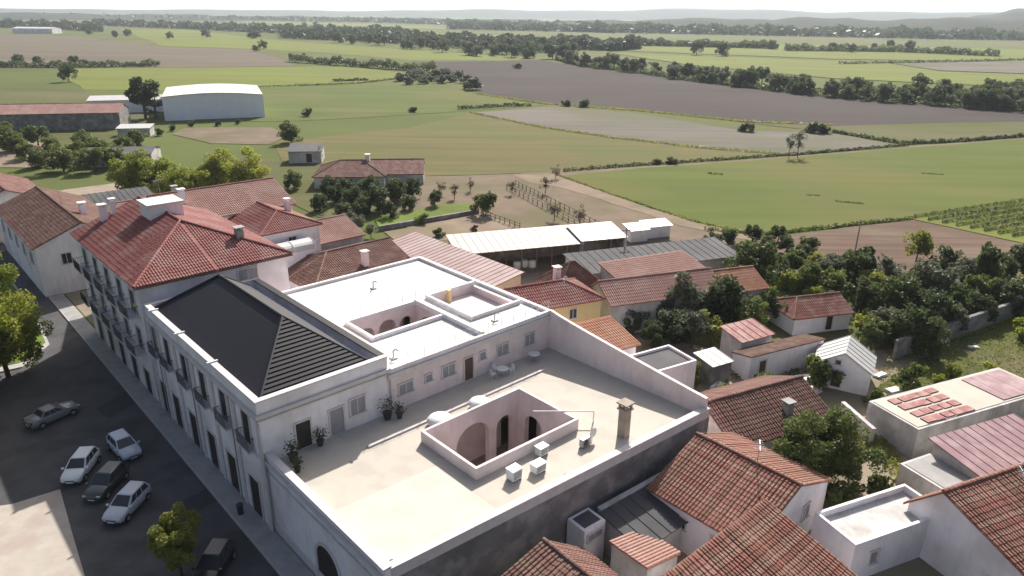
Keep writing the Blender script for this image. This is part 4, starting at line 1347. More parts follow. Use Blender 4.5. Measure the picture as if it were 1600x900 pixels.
# yard buildings on the right
house('garden_outbuilding', 'long white outbuilding with lean-to roof in the back yard', 37.0, -11.9, 10.5, 2.6, 2.3, 2.9, mono='N', dr=-17, wall=WHITE, roof=BROWNT, cat='outbuilding', over=.12, wins=[('S', -3.5, 1.3, .9, 1.9, dict(kind='door', pane_m=BROWNWOOD))])
house('red_roofed_shed', 'small shed with bright red sheet roof behind the white outbuilding', 39.4, -9.4, 4.6, 3.0, 3.0, 3.5, mono='S', dr=-14, wall=WHITE_OLD, roof=REDSH, style='sheet', cat='shed', over=.25)
house('open_shed', 'tiny shed with white sheet roof, dark walls painted for its shaded open front', 33.2, -9.8, 2.6, 2.6, 2.3, 2.6, mono='S', dr=-14, wall=WALLDARK, roof=LIGHTSH, style='sheet', cat='shed', over=.2)  # closed dark walls stand for the shade inside an open front
house('gabled_cottage', 'small white gabled cottage with pale roof edge beside the garden', 43.5, -21.6, 4.8, 5.4, 2.4, 4.1, axis='b', dr=18, wall=WHITE, roof=LIGHTSH, style='sheet', cat='cottage', over=.2, wins=[('W', .4, 1.2, .9, 1.8, dict(kind='door', pane_m=DARKDOOR)), ('W', .5, 3.1, .5, .5)])
house('garden_house', 'little house with brown tiled roof among the orchard trees', 51.6, -9.4, 8.0, 5.4, 2.4, 3.7, axis='b', hip=(2, 0), dr=-27, wall=WHITE, roof=OLDT, cat='house', wins=[('S', 1, 1.3, .9, 1.9, dict(kind='door', pane_m=DARKDOOR))])

# long boundary walls as things
def wall_thing(name, label, p, q, h, th, m_, cat='wall', cap=None):
    p, q = Vector((p[0], p[1], 0)), Vector((q[0], q[1], 0))
    d = q - p
    L = d.length
    t = thing(name, label, cat, (p + q) / 2, math.atan2(d.y, d.x))
    MB().box(-L / 2, L / 2, -th / 2, th / 2, -.2, h).build('masonry', m_, t)
    MB().box(-L / 2, L / 2, -th / 2 - .05, th / 2 + .05, h, h + .1).build('coping', cap or m_, t)
    return t


wall_thing('garden_wall', 'long garden wall along the orchard, coloured dark for its shaded face', at(1395, 562), at(1600, 490), 2.3, .35, WALLDARK)  # the wall's shaded face is put into its dark colour
wall_thing('yard_wall', 'low plastered yard wall curving past the gabled cottage', T(37.5, -21.5), T(34.8, -25.5), 1.6, .3, WHITE_OLD)
wall_thing('lane_wall', 'plain wall along the back yard behind the brown tiled roof', T(24, -11.5), T(36, -15.5), 1.7, .25, WALLDARK)
wall_thing('court_wall', 'stained white courtyard wall at the foot of the dark south wall', T(6.2, -17.65), T(13.5, -18.2), 3.4, .3, WHITE_OLD)
wall_thing('pen_wall', 'low dark wall between the lawn and the earth pen', at(592, 361), at(748, 334), .8, .3, WALLDARK)

# ------------------------------------------------------------------ far buildings
def whouse(name, label, p, w, d, rot, eave, ridge, wall, roof, **k):
    """as house(), placed by a ground point of its front-left corner and a world heading"""
    q = Vector((p.x, p.y, 0)) - TOWN_O
    return house(name, label, q.dot(TB), q.dot(TA), w, d, eave, ridge, dr=math.degrees(rot - TOWN_ROT), wall=wall, roof=roof, **k)


BLUEW = mat('bluish_white_wall', (0.80, 0.80, 0.86), (0.73, 0.73, 0.80), .3, .6)
# vaulted warehouse
p = at(268, 189)
t = thing('warehouse', 'large white vaulted warehouse with blue grey walls beyond the yards', 'warehouse', at(338, 186), R(22))
Lw, Dw = 33.0, 34.0
mb = MB()
prof = [(-Lw / 2, 7.9)] + [(-Lw / 2 + Lw * k / 12, 7.9 + .95 * math.sin(math.pi * k / 12)) for k in range(1, 12)] + [(Lw / 2, 7.9)]
MB().add([(x, 0, z) for x, z in prof] + [(-Lw / 2, 0, -.2), (Lw / 2, 0, -.2)] + [(x, Dw, z) for x, z in prof] + [(-Lw / 2, Dw, -.2), (Lw / 2, Dw, -.2)],
         [tuple(range(13)) + (14, 13), tuple(range(15, 28)) + (29, 28), (0, 13, 28, 15), (12, 14, 29, 27)]).build('wall', BLUEW, t)
for k in range(12):
    (x0, z0), (x1, z1) = prof[k], prof[k + 1]
    MB().slab([(x0, -.5, z0 + .25), (x1, -.5, z1 + .25), (x1, Dw + .5, z1 + .25), (x0, Dw + .5, z0 + .25)], .2).build('roof_sheet', ROOFW, t)
for xx in (-9, 6):
    MB().box(xx - 2.2, xx + 2.2, -.12, .02, -.1, 4.4).build('sliding_door', BLUEW, t)
whouse('long_barn', 'very long low barn with red tiled roof beside the warehouse', at(-90, 208), 50, 13, R(14), 5.2, 7.4, WALLDARK, PINKT, axis='b', cat='barn', pitch=.6)  # shade on the barn side is painted as a dark wall colour
whouse('farm_shed', 'low grey farm shed with pale roof between barn and warehouse', at(140, 178), 30, 14, R(18), 4.6, 5.6, BLUEW, LIGHTSH, axis='b', cat='shed', style='sheet')
whouse('farmhouse', 'farmhouse with brown tiled roof and veranda behind dark garden trees', at(492, 296), 15, 12, R(6), 2.7, 5.0, WHITE_OLD, BROWNT, axis='b', hip=(5, 5), cat='house', chims=[(3.5, 1, 4.3, 6.0, .9, PINKW)], wins=[('S', -4, 1.5, 1.2, 1.3), ('S', 0, 1.5, 1.2, 1.3), ('S', 4, 1.5, 1.2, 1.3)])
whouse('farmhouse', 'longer plain farmhouse wing with faded brown roof at the dry field edge', at(570, 290), 13, 12, R(6), 2.5, 4.5, WHITE_OLD, BROWNT, axis='b', cat='house')
whouse('field_hut', 'small grey field hut with dark sheet roof and bare red shrub', at(452, 256), 8, 7, R(8), 3.0, 3.8, WHITE_OLD, GREYR, mono='S', cat='hut', style='sheet', wins=[('S', 1, 1.4, 1.4, 2.2, dict(kind='door', pane_m=DARKDOOR))])
whouse('farm_shed', 'low grey shed with pale sheet roof behind the street trees', at(128, 262), 16, 9, R(12), 3.0, 3.9, WHITE_OLD, GREYR, axis='b', cat='shed', style='sheet')
whouse('yard_shed', 'small pale sheet roofed shed in the farm yard', at(185, 214), 9, 5, R(12), 2.4, 2.9, WHITE_OLD, LIGHTSH, mono='S', cat='shed', style='sheet')
for (px, py, w2, d2, lb) in ((930, 384, 4.2, 3, 'white tank shed at the corner of the pale barn'), (985, 380, 3.2, 2.4, 'small white hut beside parked trailers behind the grey shed'), (1010, 374, 4.6, 2.2, 'low white hut by the earth path corner')):
    whouse('yard_hut', lb, at(px, py), w2, d2, R(20), 2.1, 2.5, WHITE, LIGHTSH, mono='S', cat='hut', style='sheet')
for (px, py, lb) in ((820, 418, 'white plastic sheeted crate pile in front of the barn'), (790, 400, 'rounded white bale standing in the barn mouth')):
    q = at(px, py)
    t = thing('covered_bale', lb, 'bale', q, R(15))
    for k in range(3):
        MB().lathe(k * 1.2 - 1.2, (k % 2) * .4, [(.5, 0), (.62, .1), (.64, .9), (.5, 1.1), (.05, 1.14)], 14).build('wrapped_bale', METALW, t, True)
for k, (px, py, w2, d2, h2, rt, lb) in enumerate(((20, 52, 60, 25, 7, 0, 'far white farm shed among trees on the left horizon'), (1483, 49, 60, 30, 14, 0, 'bright white building far off on the wooded hillside'), (1048, 53, 40, 18, 6, 0, 'tiny pale building by the far wood'), (870, 68, 35, 15, 6, .2, 'pale farm roof behind the river trees'))):
    whouse('far_shed', lb, at(px, py), w2, d2, R(rt), h2, h2 * 1.3, WHITE, LIGHTSH, axis='b', cat='shed', style='sheet', pitch=8)

# roof aerials
def aerial(b_, a_, z_, h_, lb):
    t = town_thing('roof_aerial', lb, 'aerial', b_, a_, 30, 'television aerials on the roofs', z_)
    MB().tube((0, 0, 0), (0, 0, h_), .03, .025, 6).build('mast', METALG, t)
    MB().tube((-.7, 0, h_ - .1), (.7, 0, h_ - .1), .02, .02, 5).build('boom', METALG, t)
    for k in range(6):
        w_2 = .45 - .05 * k
        MB().tube((-.6 + k * .24, -w_2, h_ - .1), (-.6 + k * .24, w_2, h_ - .1), .012, .012, 5).build('element', METALG, t)


aerial(-2.5, 40.0, 16.3, 2.2, 'television aerial on the roof house of the apartment house')
aerial(12.0, 33.0, 8.2, 2.0, 'television aerial on the dark brown hipped roof')
aerial(28.0, 6.5, 6.9, 2.0, 'television aerial above the yellow house roof')
aerial(15.9, -24.0, 5.8, 1.9, 'television aerial on the ridge of the gabled white house')
aerial(26.5, -37.5, 5.7, 1.9, 'television aerial on the broad reddish roof by the lane')
aerial(-6.0, 75.0, 9.2, 2.2, 'television aerial on the dark brown street house roof')

# telegraph poles and a lamp
def pole(name, label, px, py, h, cat='pole', group=None):
    t = thing(name, label, cat, at(px, py), R(20), group)
    MB().tube((0, 0, 0), (0, 0, h), .13, .09, 8).build('shaft', CONC, t)
    MB().box(-.8, .8, -.05, .05, h - .5, h - .38).build('crossarm', BROWNWOOD, t)
    for xx in (-.65, 0, .65):
        MB().lathe(xx, 0, [(.05, h - .38), (.06, h - .25), (.02, h - .2)], 8).build('insulator', METALG, t)


pole('utility_pole', 'pale concrete utility pole rising behind the faded salmon roof', 974, 432, 7.5)
pole('utility_pole', 'thin pole standing on the brown plot before the vineyard', 1335, 398, 6.0)

# ------------------------------------------------------------------ fences
def fence(label, p, q, n, h=1.15, group='timber fences round the orchard yard'):
    p, q = Vector((p.x, p.y, 0)), Vector((q.x, q.y, 0))
    d = q - p
    t = thing('timber_fence', label, 'fence', (p + q) / 2, math.atan2(d.y, d.x), group)
    L = d.length
    for i in range(n + 1):
        x = -L / 2 + L * i / n
        MB().box(x - .06, x + .06, -.06, .06, -.1, h + random.uniform(-.05, .08)).build('post', FENCEWOOD, t)
    for i in range(n):
        for zz in (.5, h - .1):
            x0, x1 = -L / 2 + L * i / n, -L / 2 + L * (i + 1) / n
            MB().box(x0 - .1, x1 + .1, .061, .11, zz - .05 + random.uniform(-.02, .02), zz + .05).build('rail', FENCEWOOD, t)


fence('long dark timber post and rail fence beside the earth path', at(805, 290), at(965, 372), 22, 1.3)
fence('second timber rail fence running parallel inside the long one', at(792, 296), at(935, 372), 18, 1.2)
fence('short timber fence closing the earth pen by the round trees', at(745, 334), at(812, 358), 9)

# ------------------------------------------------------------------ trees
def leaf_mesh(name, m_, cent, size, rng, up=0.35):
    n = len(cent)
    nr = rng.normal(0, 1, (n, 3))
    nr[:, 2] += up
    nr /= np.linalg.norm(nr, axis=1)[:, None]
    t = np.cross(nr, rng.normal(0, 1, (n, 3)))
    t /= np.linalg.norm(t, axis=1)[:, None]
    b = np.cross(nr, t)
    s = size * rng.uniform(.6, 1.3, (n, 1))
    V = np.empty((n, 4, 3))
    V[:, 0] = cent - t * s
    V[:, 1] = cent + b * s * .62
    V[:, 2] = cent + t * s
    V[:, 3] = cent - b * s * .62
    me = bpy.data.meshes.new(name)
    me.vertices.add(4 * n)
    me.vertices.foreach_set('co', V.reshape(-1))
    me.loops.add(4 * n)
    me.loops.foreach_set('vertex_index', np.arange(4 * n, dtype=np.int32))
    me.polygons.add(n)
    me.polygons.foreach_set('loop_start', np.arange(0, 4 * n, 4, dtype=np.int32))
    me.materials.append(m_)
    me.update()
    me.validate()
    return me


KINDS = {  # crown centre height, radius, half height, clumps, leaves, leaf size, clump radius, trunk radius
    'round': (.56, .41, .42, 24, 2500, .036, .13, .02),
    'dense': (.50, .45, .48, 30, 3300, .036, .135, .022),
    'loose': (.58, .40, .38, 24, 1900, .034, .12, .018),
    'tall': (.58, .20, .42, 22, 1700, .033, .085, .018),
    'bare': (.62, .30, .34, 20, 650, .028, .10, .016),
    'bush': (.46, .62, .50, 18, 1300, .075, .20, .02),
    'near': (.62, .40, .36, 60, 14000, .0165, .085, .018),
    'big': (.53, .46, .46, 110, 26000, .0150, .095, .022),
}
TREE_MESH = {}


def tree_mesh(kind, var, m_):
    key = (kind, var, m_.name)
    if key in TREE_MESH:
        return TREE_MESH[key]
    rng = np.random.default_rng(abs(hash((kind, var))) % 1000 if False else (sum(map(ord, kind)) * 7 + var * 131))
    zc, r, hh, nc, nl, ls, cr, tr = KINDS[kind]
    d = rng.normal(0, 1, (nc, 3))
    d /= np.linalg.norm(d, axis=1)[:, None]
    rad = rng.uniform(.35, 1.0, (nc, 1)) ** .6
    asym = 1 + .3 * np.sin(np.arctan2(d[:, 1:2], d[:, 0:1]) * 2 + var * 1.7) + .12 * np.sin(np.arctan2(d[:, 1:2], d[:, 0:1]) * 5 + var)
    cl = d * rad * np.array([r, r, hh]) * asym * .86
    cl[:, 2] += zc
    wts = rng.uniform(.4, 1.6, nc)
    wts /= wts.sum()
    idx = rng.choice(nc, nl, p=wts)
    off = rng.normal(0, 1, (nl, 3))
    off *= (cr * rng.uniform(.3, 1, (nl, 1)) ** .5) / np.linalg.norm(off, axis=1)[:, None]
    cent = cl[idx] + off
    cent[:, 2] = np.maximum(cent[:, 2], .03)
    crown = leaf_mesh('crown', m_, cent, ls, rng)
    tk = MB()
    lean = rng.normal(0, .03, 2)
    top = Vector((lean[0], lean[1], zc))
    mid = Vector((lean[0] * .4, lean[1] * .4, zc * .5))
    tk.tube((0, 0, -.02), mid, tr * 1.25, tr, 8).tube(mid, top, tr, tr * .55, 7)
    for k in rng.choice(nc, min(nc, 14 if kind == 'bare' else 8), replace=False):
        st = mid.lerp(top, rng.uniform(0, .7))
        c = Vector(cl[k])
        e = st.lerp(c, .5) + Vector((0, 0, .03))
        tk.tube(st, e, tr * .5, tr * .34, 5).tube(e, c, tr * .34, tr * .12, 5)
    trunk = tk.mesh('trunk', BARK, True)
    TREE_MESH[key] = (trunk, crown)
    return TREE_MESH[key]


def tree(kind, m_, pos, h, label, group=None, spread=1.0, name=None, cat='tree', var=None):
    trunk, crown = tree_mesh(kind, random.randrange(4) if var is None else var, m_)
    t = thing(name or ('bush' if kind == 'bush' else 'tree'), label, cat, Vector((pos[0], pos[1], 0)), random.uniform(0, 6.28), group, (h * spread, h * spread, h))
    for nm, me in (('trunk', trunk), ('crown', crown)):
        o = bpy.data.objects.new(nm, me)
        COL.objects.link(o)
        o.parent = t
    return t


G_OR = 'dark trees of the back gardens'
for px, py, h, sp, k, lb in (
        (1172, 458, 8.0, 1.0, 'dense', 'tallest dark tree beyond the end of the long brown roof'), (1125, 505, 6.6, 1.05, 'dense', 'dark spreading tree below the orange tiled house end'),
        (1335, 450, 6.8, 1.0, 'dense', 'dark tree at the near edge of the brown plot'), (1478, 440, 5.8, .9, 'round', 'dark tree just beyond the silvery tree by the brown plot'),
        (1545, 462, 8.2, .8, 'round', 'tall upright dark tree on the grass beyond the garden wall'), (1596, 452, 7.0, .9, 'dense', 'dark tree next to the tall upright one on the grass'),
        (1395, 500, 6.2, 1.1, 'dense', 'dark tree in the middle of the grove, under the silvery one'), (1345, 488, 5.2, 1.1, 'dense', 'dark tree beside the little brown roofed garden house'),
        (1500, 500, 5.4, 1.1, 'round', 'dark tree overhanging the middle of the garden wall'), (1450, 520, 5.8, 1.1, 'dense', 'dark tree close behind the near half of the garden wall'),
        (1212, 505, 4.6, 1.1, 'round', 'low dark tree between the red sheet roof and the garden house'), (1260, 455, 4.6, 1.1, 'dense', 'low dark tree behind the garden house roof'),
        (1170, 520, 4.6, 1.1, 'dense', 'low dark tree behind the red sheet roofed shed'), (1300, 470, 4.5, 1.1, 'round', 'low dark tree at the end of the garden house'),
        (1415, 545, 5.6, 1.1, 'dense', 'dark tree covering the near end of the garden wall'), (1440, 556, 5.2, .9, 'dense', 'narrow dark tree standing in front of the garden wall')):
    tree(k, L_DARK if h > 5 else L_MID, at(px, py), h, lb, G_OR, sp)
for px, py, h, sp, lb in (
        (1003, 507, 5.2, 1.05, 'silvery green tree beside the yellow house'), (1082, 505, 7.2, 1.1, 'tall silvery green tree in front of the long brown roof'),
        (1080, 545, 5.6, .95, 'silvery tree nearest the white flat roofed house'), (1440, 475, 6.6, 1.2, 'broad silvery tree at the back of the dark grove'),
        (1500, 452, 5.0, 1.1, 'silvery tree by the tall upright dark tree'), (1385, 455, 5.4, 1.0, 'silvery tree on the edge of the brown plot'),
        (1040, 520, 5.0, 1.0, 'small silvery tree between the yellow house and the tall silvery one')):
    tree('loose' if sp < 1 else 'round', L_GREY, at(px, py), h, lb, 'silvery trees of the back gardens', sp)
for px, py, h in ((1228, 452, 2.6), (1250, 448, 2.2), (1195, 470, 2.4), (1400, 512, 2.4), (1350, 520, 2.4), (1600, 530, 3.2), (1490, 590, 1.6), (1548, 592, 1.8), (1465, 600, 1.1), (1530, 604, 1.2), (1360, 505, 2.2), (1270, 470, 2.2), (1180, 495, 2.0)):
    tree('bush', L_BRIGHT, at(px, py), h, 'low bright green bush on the garden grass', 'bright bushes of the back gardens', 1.0, cat='bush')
tree('loose', L_YEL, at(1428, 420), 7.4, 'tall thin yellowish tree at the edge of the brown plot', None, .8)
LB_ED = 'small dark shrub tree along the near edge of the green meadow'
for px, py, h in ((1112, 388, 3.0), (1138, 382, 3.0), (1175, 379, 3.2), (1215, 378, 3.0), (1228, 396, 3.2), (1262, 398, 3.4), (1195, 392, 2.8), (1250, 410, 3.2), (1155, 400, 2.6)):
    tree('dense', L_DARK, at(px, py), h, LB_ED, 'shrub trees by the meadow edge', 1.15)
for px, py, h, k, m_ in ((985, 520, 3.6, 'dense', L_MID), (1020, 540, 3.2, 'dense', L_DARK), (1060, 535, 4.2, 'dense', L_DARK), (1110, 540, 4.4, 'round', L_MID), (1140, 475, 4.6, 'dense', L_DARK), (1200, 440, 4.6, 'dense', L_DARK), (1235, 430, 4.2, 'dense', L_MID),
                         (1290, 440, 4.4, 'dense', L_MID), (1310, 425, 3.8, 'round', L_DARK), (1360, 470, 4.6, 'dense', L_MID), (1420, 470, 4.6, 'round', L_DARK), (1460, 490, 4.8, 'dense', L_MID), (1520, 480, 5.0, 'dense', L_MID), (1570, 490, 5.0, 'dense', L_DARK), (1600, 475, 5.0, 'round', L_MID),
                         (1480, 520, 4.2, 'dense', L_DARK), (1530, 505, 4.0, 'dense', L_DARK), (1380, 530, 4.2, 'dense', L_DARK), (1360, 545, 3.8, 'dense', L_MID), (1300, 500, 3.8, 'dense', L_DARK), (1180, 420, 3.6, 'dense', L_MID), (1275, 425, 3.2, 'dense', L_DARK), (1590, 500, 3.6, 'dense', L_MID)):
    tree(k, random.choice([m_, m_, L_GREY, L_YEL]), at(px, py), h, 'leafy shrub tree filling the thick grove of the back gardens', 'shrub trees of the garden grove', 1.15)
# big tree by the lane and shrubs about it
tree('big', L_MID, T(25.8, -25.2), 7.0, 'big spreading green tree between the tiled roofs and striped outbuilding', None, 1.15, var=1)
tree('bush', L_MID, T(27.5, -29.0), 2.4, 'rounded shrub at the foot of the big lane tree', None, 1.1, cat='bush')
tree('bush', L_MID, T(23.5, -27.6), 2.6, 'leafy shrub behind the weathered white annex', None, 1.1, cat='bush')
tree('bush', L_GREY, T(8.6, -18.6), 1.9, 'scraggly grey shrub growing in the courtyard', None, .9, cat='bush')
for b_, a_, h_, lb in ((41.5, -17.5, 3.4, 'shrub pressing against the far side of the gabled cottage'), (47.5, -24.0, 3.0, 'shrub at the garden corner of the gabled cottage'), (42.0, -23.2, 2.2, 'low shrub before the gabled cottage door'), (36.0, -14.2, 2.6, 'shrub in front of the long white outbuilding'), (31.0, -7.5, 3.2, 'shrub beside the tiny white roofed shed'), (30.5, -13.0, 2.6, 'shrub behind the shaded brown roof')):
    tree('bush', L_MID, T(b_, a_), h_, lb, 'yard shrubs', .9, cat='shrub')
# street trees
tree('near', L_YEL, at(284, 900), 5.4, 'small round street tree with fresh leaves on the shaded square', None, .95, var=2)
tree('big', L_BRIGHT, at(14, 590), 9.5, 'large bright green plane tree on the square lawn', None, 1.0, var=0)
tree('big', L_BRIGHT, at(-30, 510), 10.5, 'second large green tree beyond the plane tree on the square', None, 1.05, var=3)
tree('big', L_BRIGHT, at(-75, 640), 10.0, 'added out of view tree shading the car park side of the square', None, 1.1, var=1)  # unseen tree, added to throw shade on the left of the square
tree('big', L_BRIGHT, at(-120, 730), 10.0, 'added out of view tree shading the paved corner of the square', None, 1.1, var=2)  # second unseen tree added for its shade
# behind the apartment house
tree('big', L_BRIGHT, at(232, 316), 10.0, 'broad yellow green tree behind the apartment roof, nearer the street', None, 1.45, var=2)
tree('big', L_BRIGHT, at(362, 308), 10.0, 'broad yellow green tree behind the apartment roof, nearer the farmhouse', None, 1.45, var=1)
tree('big', L_BRIGHT, at(298, 322), 8.5, 'smaller green tree filling the gap behind the apartment roof', None, 1.2)
tree('dense', L_MID, at(455, 224), 6.6, 'lone round green tree in the farm yard', None, 1.1)
for x, y, h in ((628, 127, 5), (645, 125, 5.5), (660, 123, 5), (680, 121, 5), (700, 120, 5), (640, 132, 4), (662, 131, 4), (690, 130, 4.5), (715, 124, 5), (728, 130, 5), (738, 140, 6), (672, 127, 4), (706, 128, 4), (650, 118, 4.5)):
    tree('bush', L_GREY, at(x, y), h, 'pale scrubby bush at the corner of the ploughed field', 'scrub at the ploughed field corner', 1.5, cat='bush')
tree('tall', L_DARK, at(228, 186), 16, 'tall dark tree standing beside the warehouse', None, 1.35)
tree('tall', L_DARK, at(243, 184), 13.0, 'slightly shorter dark tree behind the tall one by the warehouse', None, 1.3)
tree('dense', L_DARK, at(108, 128), 9, 'lone dark tree in the grass beyond the red barn', None, 1.0)
tree('dense', L_MID, at(460, 296), 4.6, 'compact round tree between the street trees and the farmhouse', None, 1.1)
tree('bare', L_BROWN, at(497, 254), 4.0, 'bare reddish shrub beside the field hut', None, 1.1, cat='shrub')
for px, py, h in ((20, 236), (100, 262), (150, 240), (60, 225), (180, 240), (215, 236)) and ((20, 238, 7), (100, 268, 6.5), (160, 250, 6), (60, 228, 6), (196, 244, 5.5), (130, 232, 5), (40, 250, 5), (215, 228, 5), (85, 240, 4.6), (5, 222, 6), (150, 268, 6), (180, 262, 5.5), (120, 250, 5), (60, 262, 5)):
    tree('dense', L_MID, at(px, py), h, 'green tree among the sheds at the edge of the village', 'trees among the village sheds', 1.35)
for px, py, h in ((250, 212, 2.2), (270, 205, 2), (300, 198, 2), (340, 197, 1.8), (205, 205, 2.5), (480, 182, 3), (372, 194, 1.6)):
    tree('bush', L_DARK, at(px, py), h, 'low dark bush dotted about the farm yard', 'bushes of the farm yard', 1, cat='bush')
# garden of the farmhouse
for px, py, h, sp in ((515, 306, 4.6, 1.1), (575, 312, 5.2, 1.1), (540, 308, 4.4, 1.1), (525, 318, 4.4, 1.0), (552, 325, 4.6, 1.1), (590, 330, 5.6, 1.1), (618, 318, 5.4, 1.1), (645, 310, 4.6, 1.0), (500, 330, 3.6, 1.1), (565, 340, 4.0, 1.1), (535, 342, 3.4, 1.2), (680, 322, 3.4, 1.1), (610, 340, 3.6, 1.1), (640, 328, 3.2, 1.1)):
    tree('dense', L_DARK, at(px, py), h, 'dense dark tree in the farmhouse garden', 'dark trees of the farmhouse garden', sp)
for px, py, h in ((560, 362, 3.2), (545, 352, 3.0), (580, 372, 2.8)):
    tree('loose', L_GREY, at(px, py), h, 'pale grey shrub tree beside the lawn', 'pale shrubs beside the lawn', 1.2)
tree('round', L_MID, at(755, 336), 5.2, 'rounded green tree at the corner of the lawn', None, 1.15)
tree('bush', L_MID, at(660, 350), 1.9, 'single low bush on the lawn', None, 1.1, cat='bush')
tree('bush', L_DARK, at(686, 371), 1.8, 'dark conical bush in the earth pen', None, 1.1, cat='bush')
tree('bush', L_BROWN, at(741, 363), 1.2, 'small reddish bush in the earth pen', None, 1.1, cat='bush')
for px, py, h in ((866, 346, 3.9), (905, 352, 3.7), (710, 312, 3.6), (852, 303, 4.0), (690, 306, 3.2), (868, 280, 3.4), (800, 305, 3.2), (735, 300, 3.0)):
    tree('bare', L_BROWN, at(px, py), h, 'small brownish bare crowned tree in the orchard yard', 'bare trees of the orchard yard', 1.15)
for px, py, h, sp in ((1246, 246, 8.2, .75), (1232, 247, 7.0, .7)):
    tree('bare', L_GREY, at(px, py), h, 'thin wispy tree standing alone on the field boundary', 'wispy boundary trees', sp)

# river trees, each its own; the nearest stand before the ploughed field's far edge
edge = [(868, 94), (905, 104), (1000, 115), (1060, 125), (1200, 142), (1300, 153), (1450, 165), (1620, 177)]
rs_ = random.Random(3)
for i in range(150):
    t_ = rs_.random() ** .8
    x = 868 + (1625 - 868) * t_
    y = np.interp(x, [e[0] for e in edge], [e[1] for e in edge]) - rs_.random() ** 1.4 * (5 + 17 * t_)
    h = rs_.uniform(5.0, 10.5)
    random.seed(i + 11)
    tree(rs_.choice(['round', 'dense', 'dense', 'loose']), rs_.choice([L_FAR, L_FAR, L_FAR, L_GREY]), at(x, y), h, 'leafy tree in the river line beyond the ploughed field', 'trees of the river line', rs_.uniform(.9, 1.25))
for i in range(75):
    x = rs_.uniform(470, 900)
    y = np.interp(x, [470, 620, 760, 870, 900], [62, 76, 90, 94, 98]) - rs_.random() ** 1.2 * 22 - .5
    tree(rs_.choice(['round', 'dense', 'dense']), rs_.choice([L_FAR, L_FAR, L_GREY]), at(x, y), rs_.uniform(9, 15), 'leafy tree in the far belt beyond the bright fields', 'trees of the far belt', rs_.uniform(1, 1.3))
for x, y, h in ((1088, 86, 13), (1128, 88, 14), (1205, 77, 12), (1390, 77, 12), (1365, 79, 9), (1420, 82, 14), (1300, 80, 10), (1330, 82, 10)):
    tree('dense', L_FAR, at(x, y), h, 'rounded lone tree on the far green fields', 'lone trees on the far fields', 1.05)
for x, y, h in ((200, 56, 10), (322, 58, 12), (400, 60, 12), (265, 60, 9), (180, 58, 9), (412, 76, 9), (400, 80, 6), (392, 60, 8), (140, 54, 9), (30, 100, 7), (60, 101, 6), (118, 103, 7), (135, 104, 5)):
    tree('dense', L_FAR, at(x, y), h, 'dark field tree on the plain towards the left woods', 'field trees on the left plain', 1.3)
for x, y, h in ((885, 166, 2.5), (912, 167, 3), (1163, 205, 3), (1270, 207, 3.5), (1288, 208, 3), (1025, 256, 1.6), (1050, 255, 1.8), (808, 107, 4), (645, 175, 2)):
    tree('bush', L_FAR, at(x, y), h, 'dark bush on a field boundary', 'bushes on the field boundaries', 1.6, cat='bush')


# woods and hedges too far to tell the trees apart
def belt(name, line, depth, h, n, m_, leaf, label, cat, both=True):
    rng = np.random.default_rng(len(name) * 31 + n)
    P = [at(x, y) for x, y in line]
    seg = [(P[i], P[i + 1]) for i in range(len(P) - 1)]
    L = np.array([(b - a).length for a, b in seg])
    which = rng.choice(len(seg), n, p=L / L.sum())
    t = rng.random(n)
    A = np.array([[p.x, p.y, 0] for p, _ in seg])[which]
    B = np.array([[p.x, p.y, 0] for _, p in seg])[which]
    c = A + (B - A) * t[:, None]
    out = c.copy()
    out[:, 2] = 0
    out /= np.linalg.norm(out, axis=1)[:, None]
    c += out * (rng.random((n, 1)) * depth)
    s = np.cumsum(np.concatenate([[0], L]))[which] + t * L[which]
    prof = .72 + .16 * np.sin(s / h * .9) + .12 * np.sin(s / h * 2.3 + 1) + .08 * np.sin(s / h * 5.1)
    c[:, 2] = h * prof * rng.random(n) ** .55
    me = leaf_mesh(name, m_, c, leaf, rng, .6)
    o = bpy.data.objects.new(name, me)
    COL.objects.link(o)
    return tag(o, label, cat, None, 'stuff')


belt('hedge', [(452, 97), (520, 102), (600, 108), (682, 114)], 12, 6.5, 5000, L_FAR, .8, 'dark hedge between the bright field and the ploughed field', 'hedge')
pass
belt('hedge', [(715, 172), (790, 167), (830, 166)], 3, 1.6, 900, L_DARK, .4, 'thin dark hedge at the top of the fallow field', 'hedge')
belt('hedge', [(880, 269), (1000, 259.5), (1130, 251), (1240, 243), (1420, 228)], 1.5, .9, 4200, L_DARK, .25, 'dark hedge line beside the dirt track', 'hedge')
belt('hedge', [(1300, 208), (1350, 216), (1412, 226), (1500, 222), (1640, 211)], 2, 1.3, 3000, L_DARK, .35, 'dark ditch hedge along the olive field', 'hedge')
belt('hedge', [(868, 94), (905, 104), (1000, 115), (1060, 125), (1200, 142), (1300, 153), (1450, 165), (1640, 178)], 14, 3.8, 9000, L_FAR, .8, 'ragged undergrowth along the far edge of the ploughed field', 'hedge')
belt('hedge', [(0, 106), (140, 106), (250, 104)], 14, 4, 2500, L_DARK, .9, 'dark scrub line along the brown field', 'hedge')
belt('hedge', [(1000, 72), (1180, 76), (1215, 77)], 40, 9, 3000, L_FAR, 2.2, 'long dark hedge on the far green fields', 'hedge')
belt('hedge', [(1225, 80), (1400, 82), (1560, 89)], 30, 8, 4000, L_FAR, 1.8, 'tree hedge strip on the far right fields', 'hedge')
belt('hedge', [(1310, 101), (1480, 98), (1640, 94)], 8, 2.5, 1800, L_FAR, .9, 'low hedge before the far grey field', 'hedge')
belt('woodland', [(870, 76), (960, 80), (1000, 77)], 130, 13, 5000, L_WOOD, 3, 'dark wood behind the river trees', 'wood')
belt('woodland', [(440, 60), (560, 65), (680, 72), (800, 80), (870, 84)], 260, 12, 11000, L_WOOD, 3, 'dense dark wood belt beyond the bright fields', 'wood')
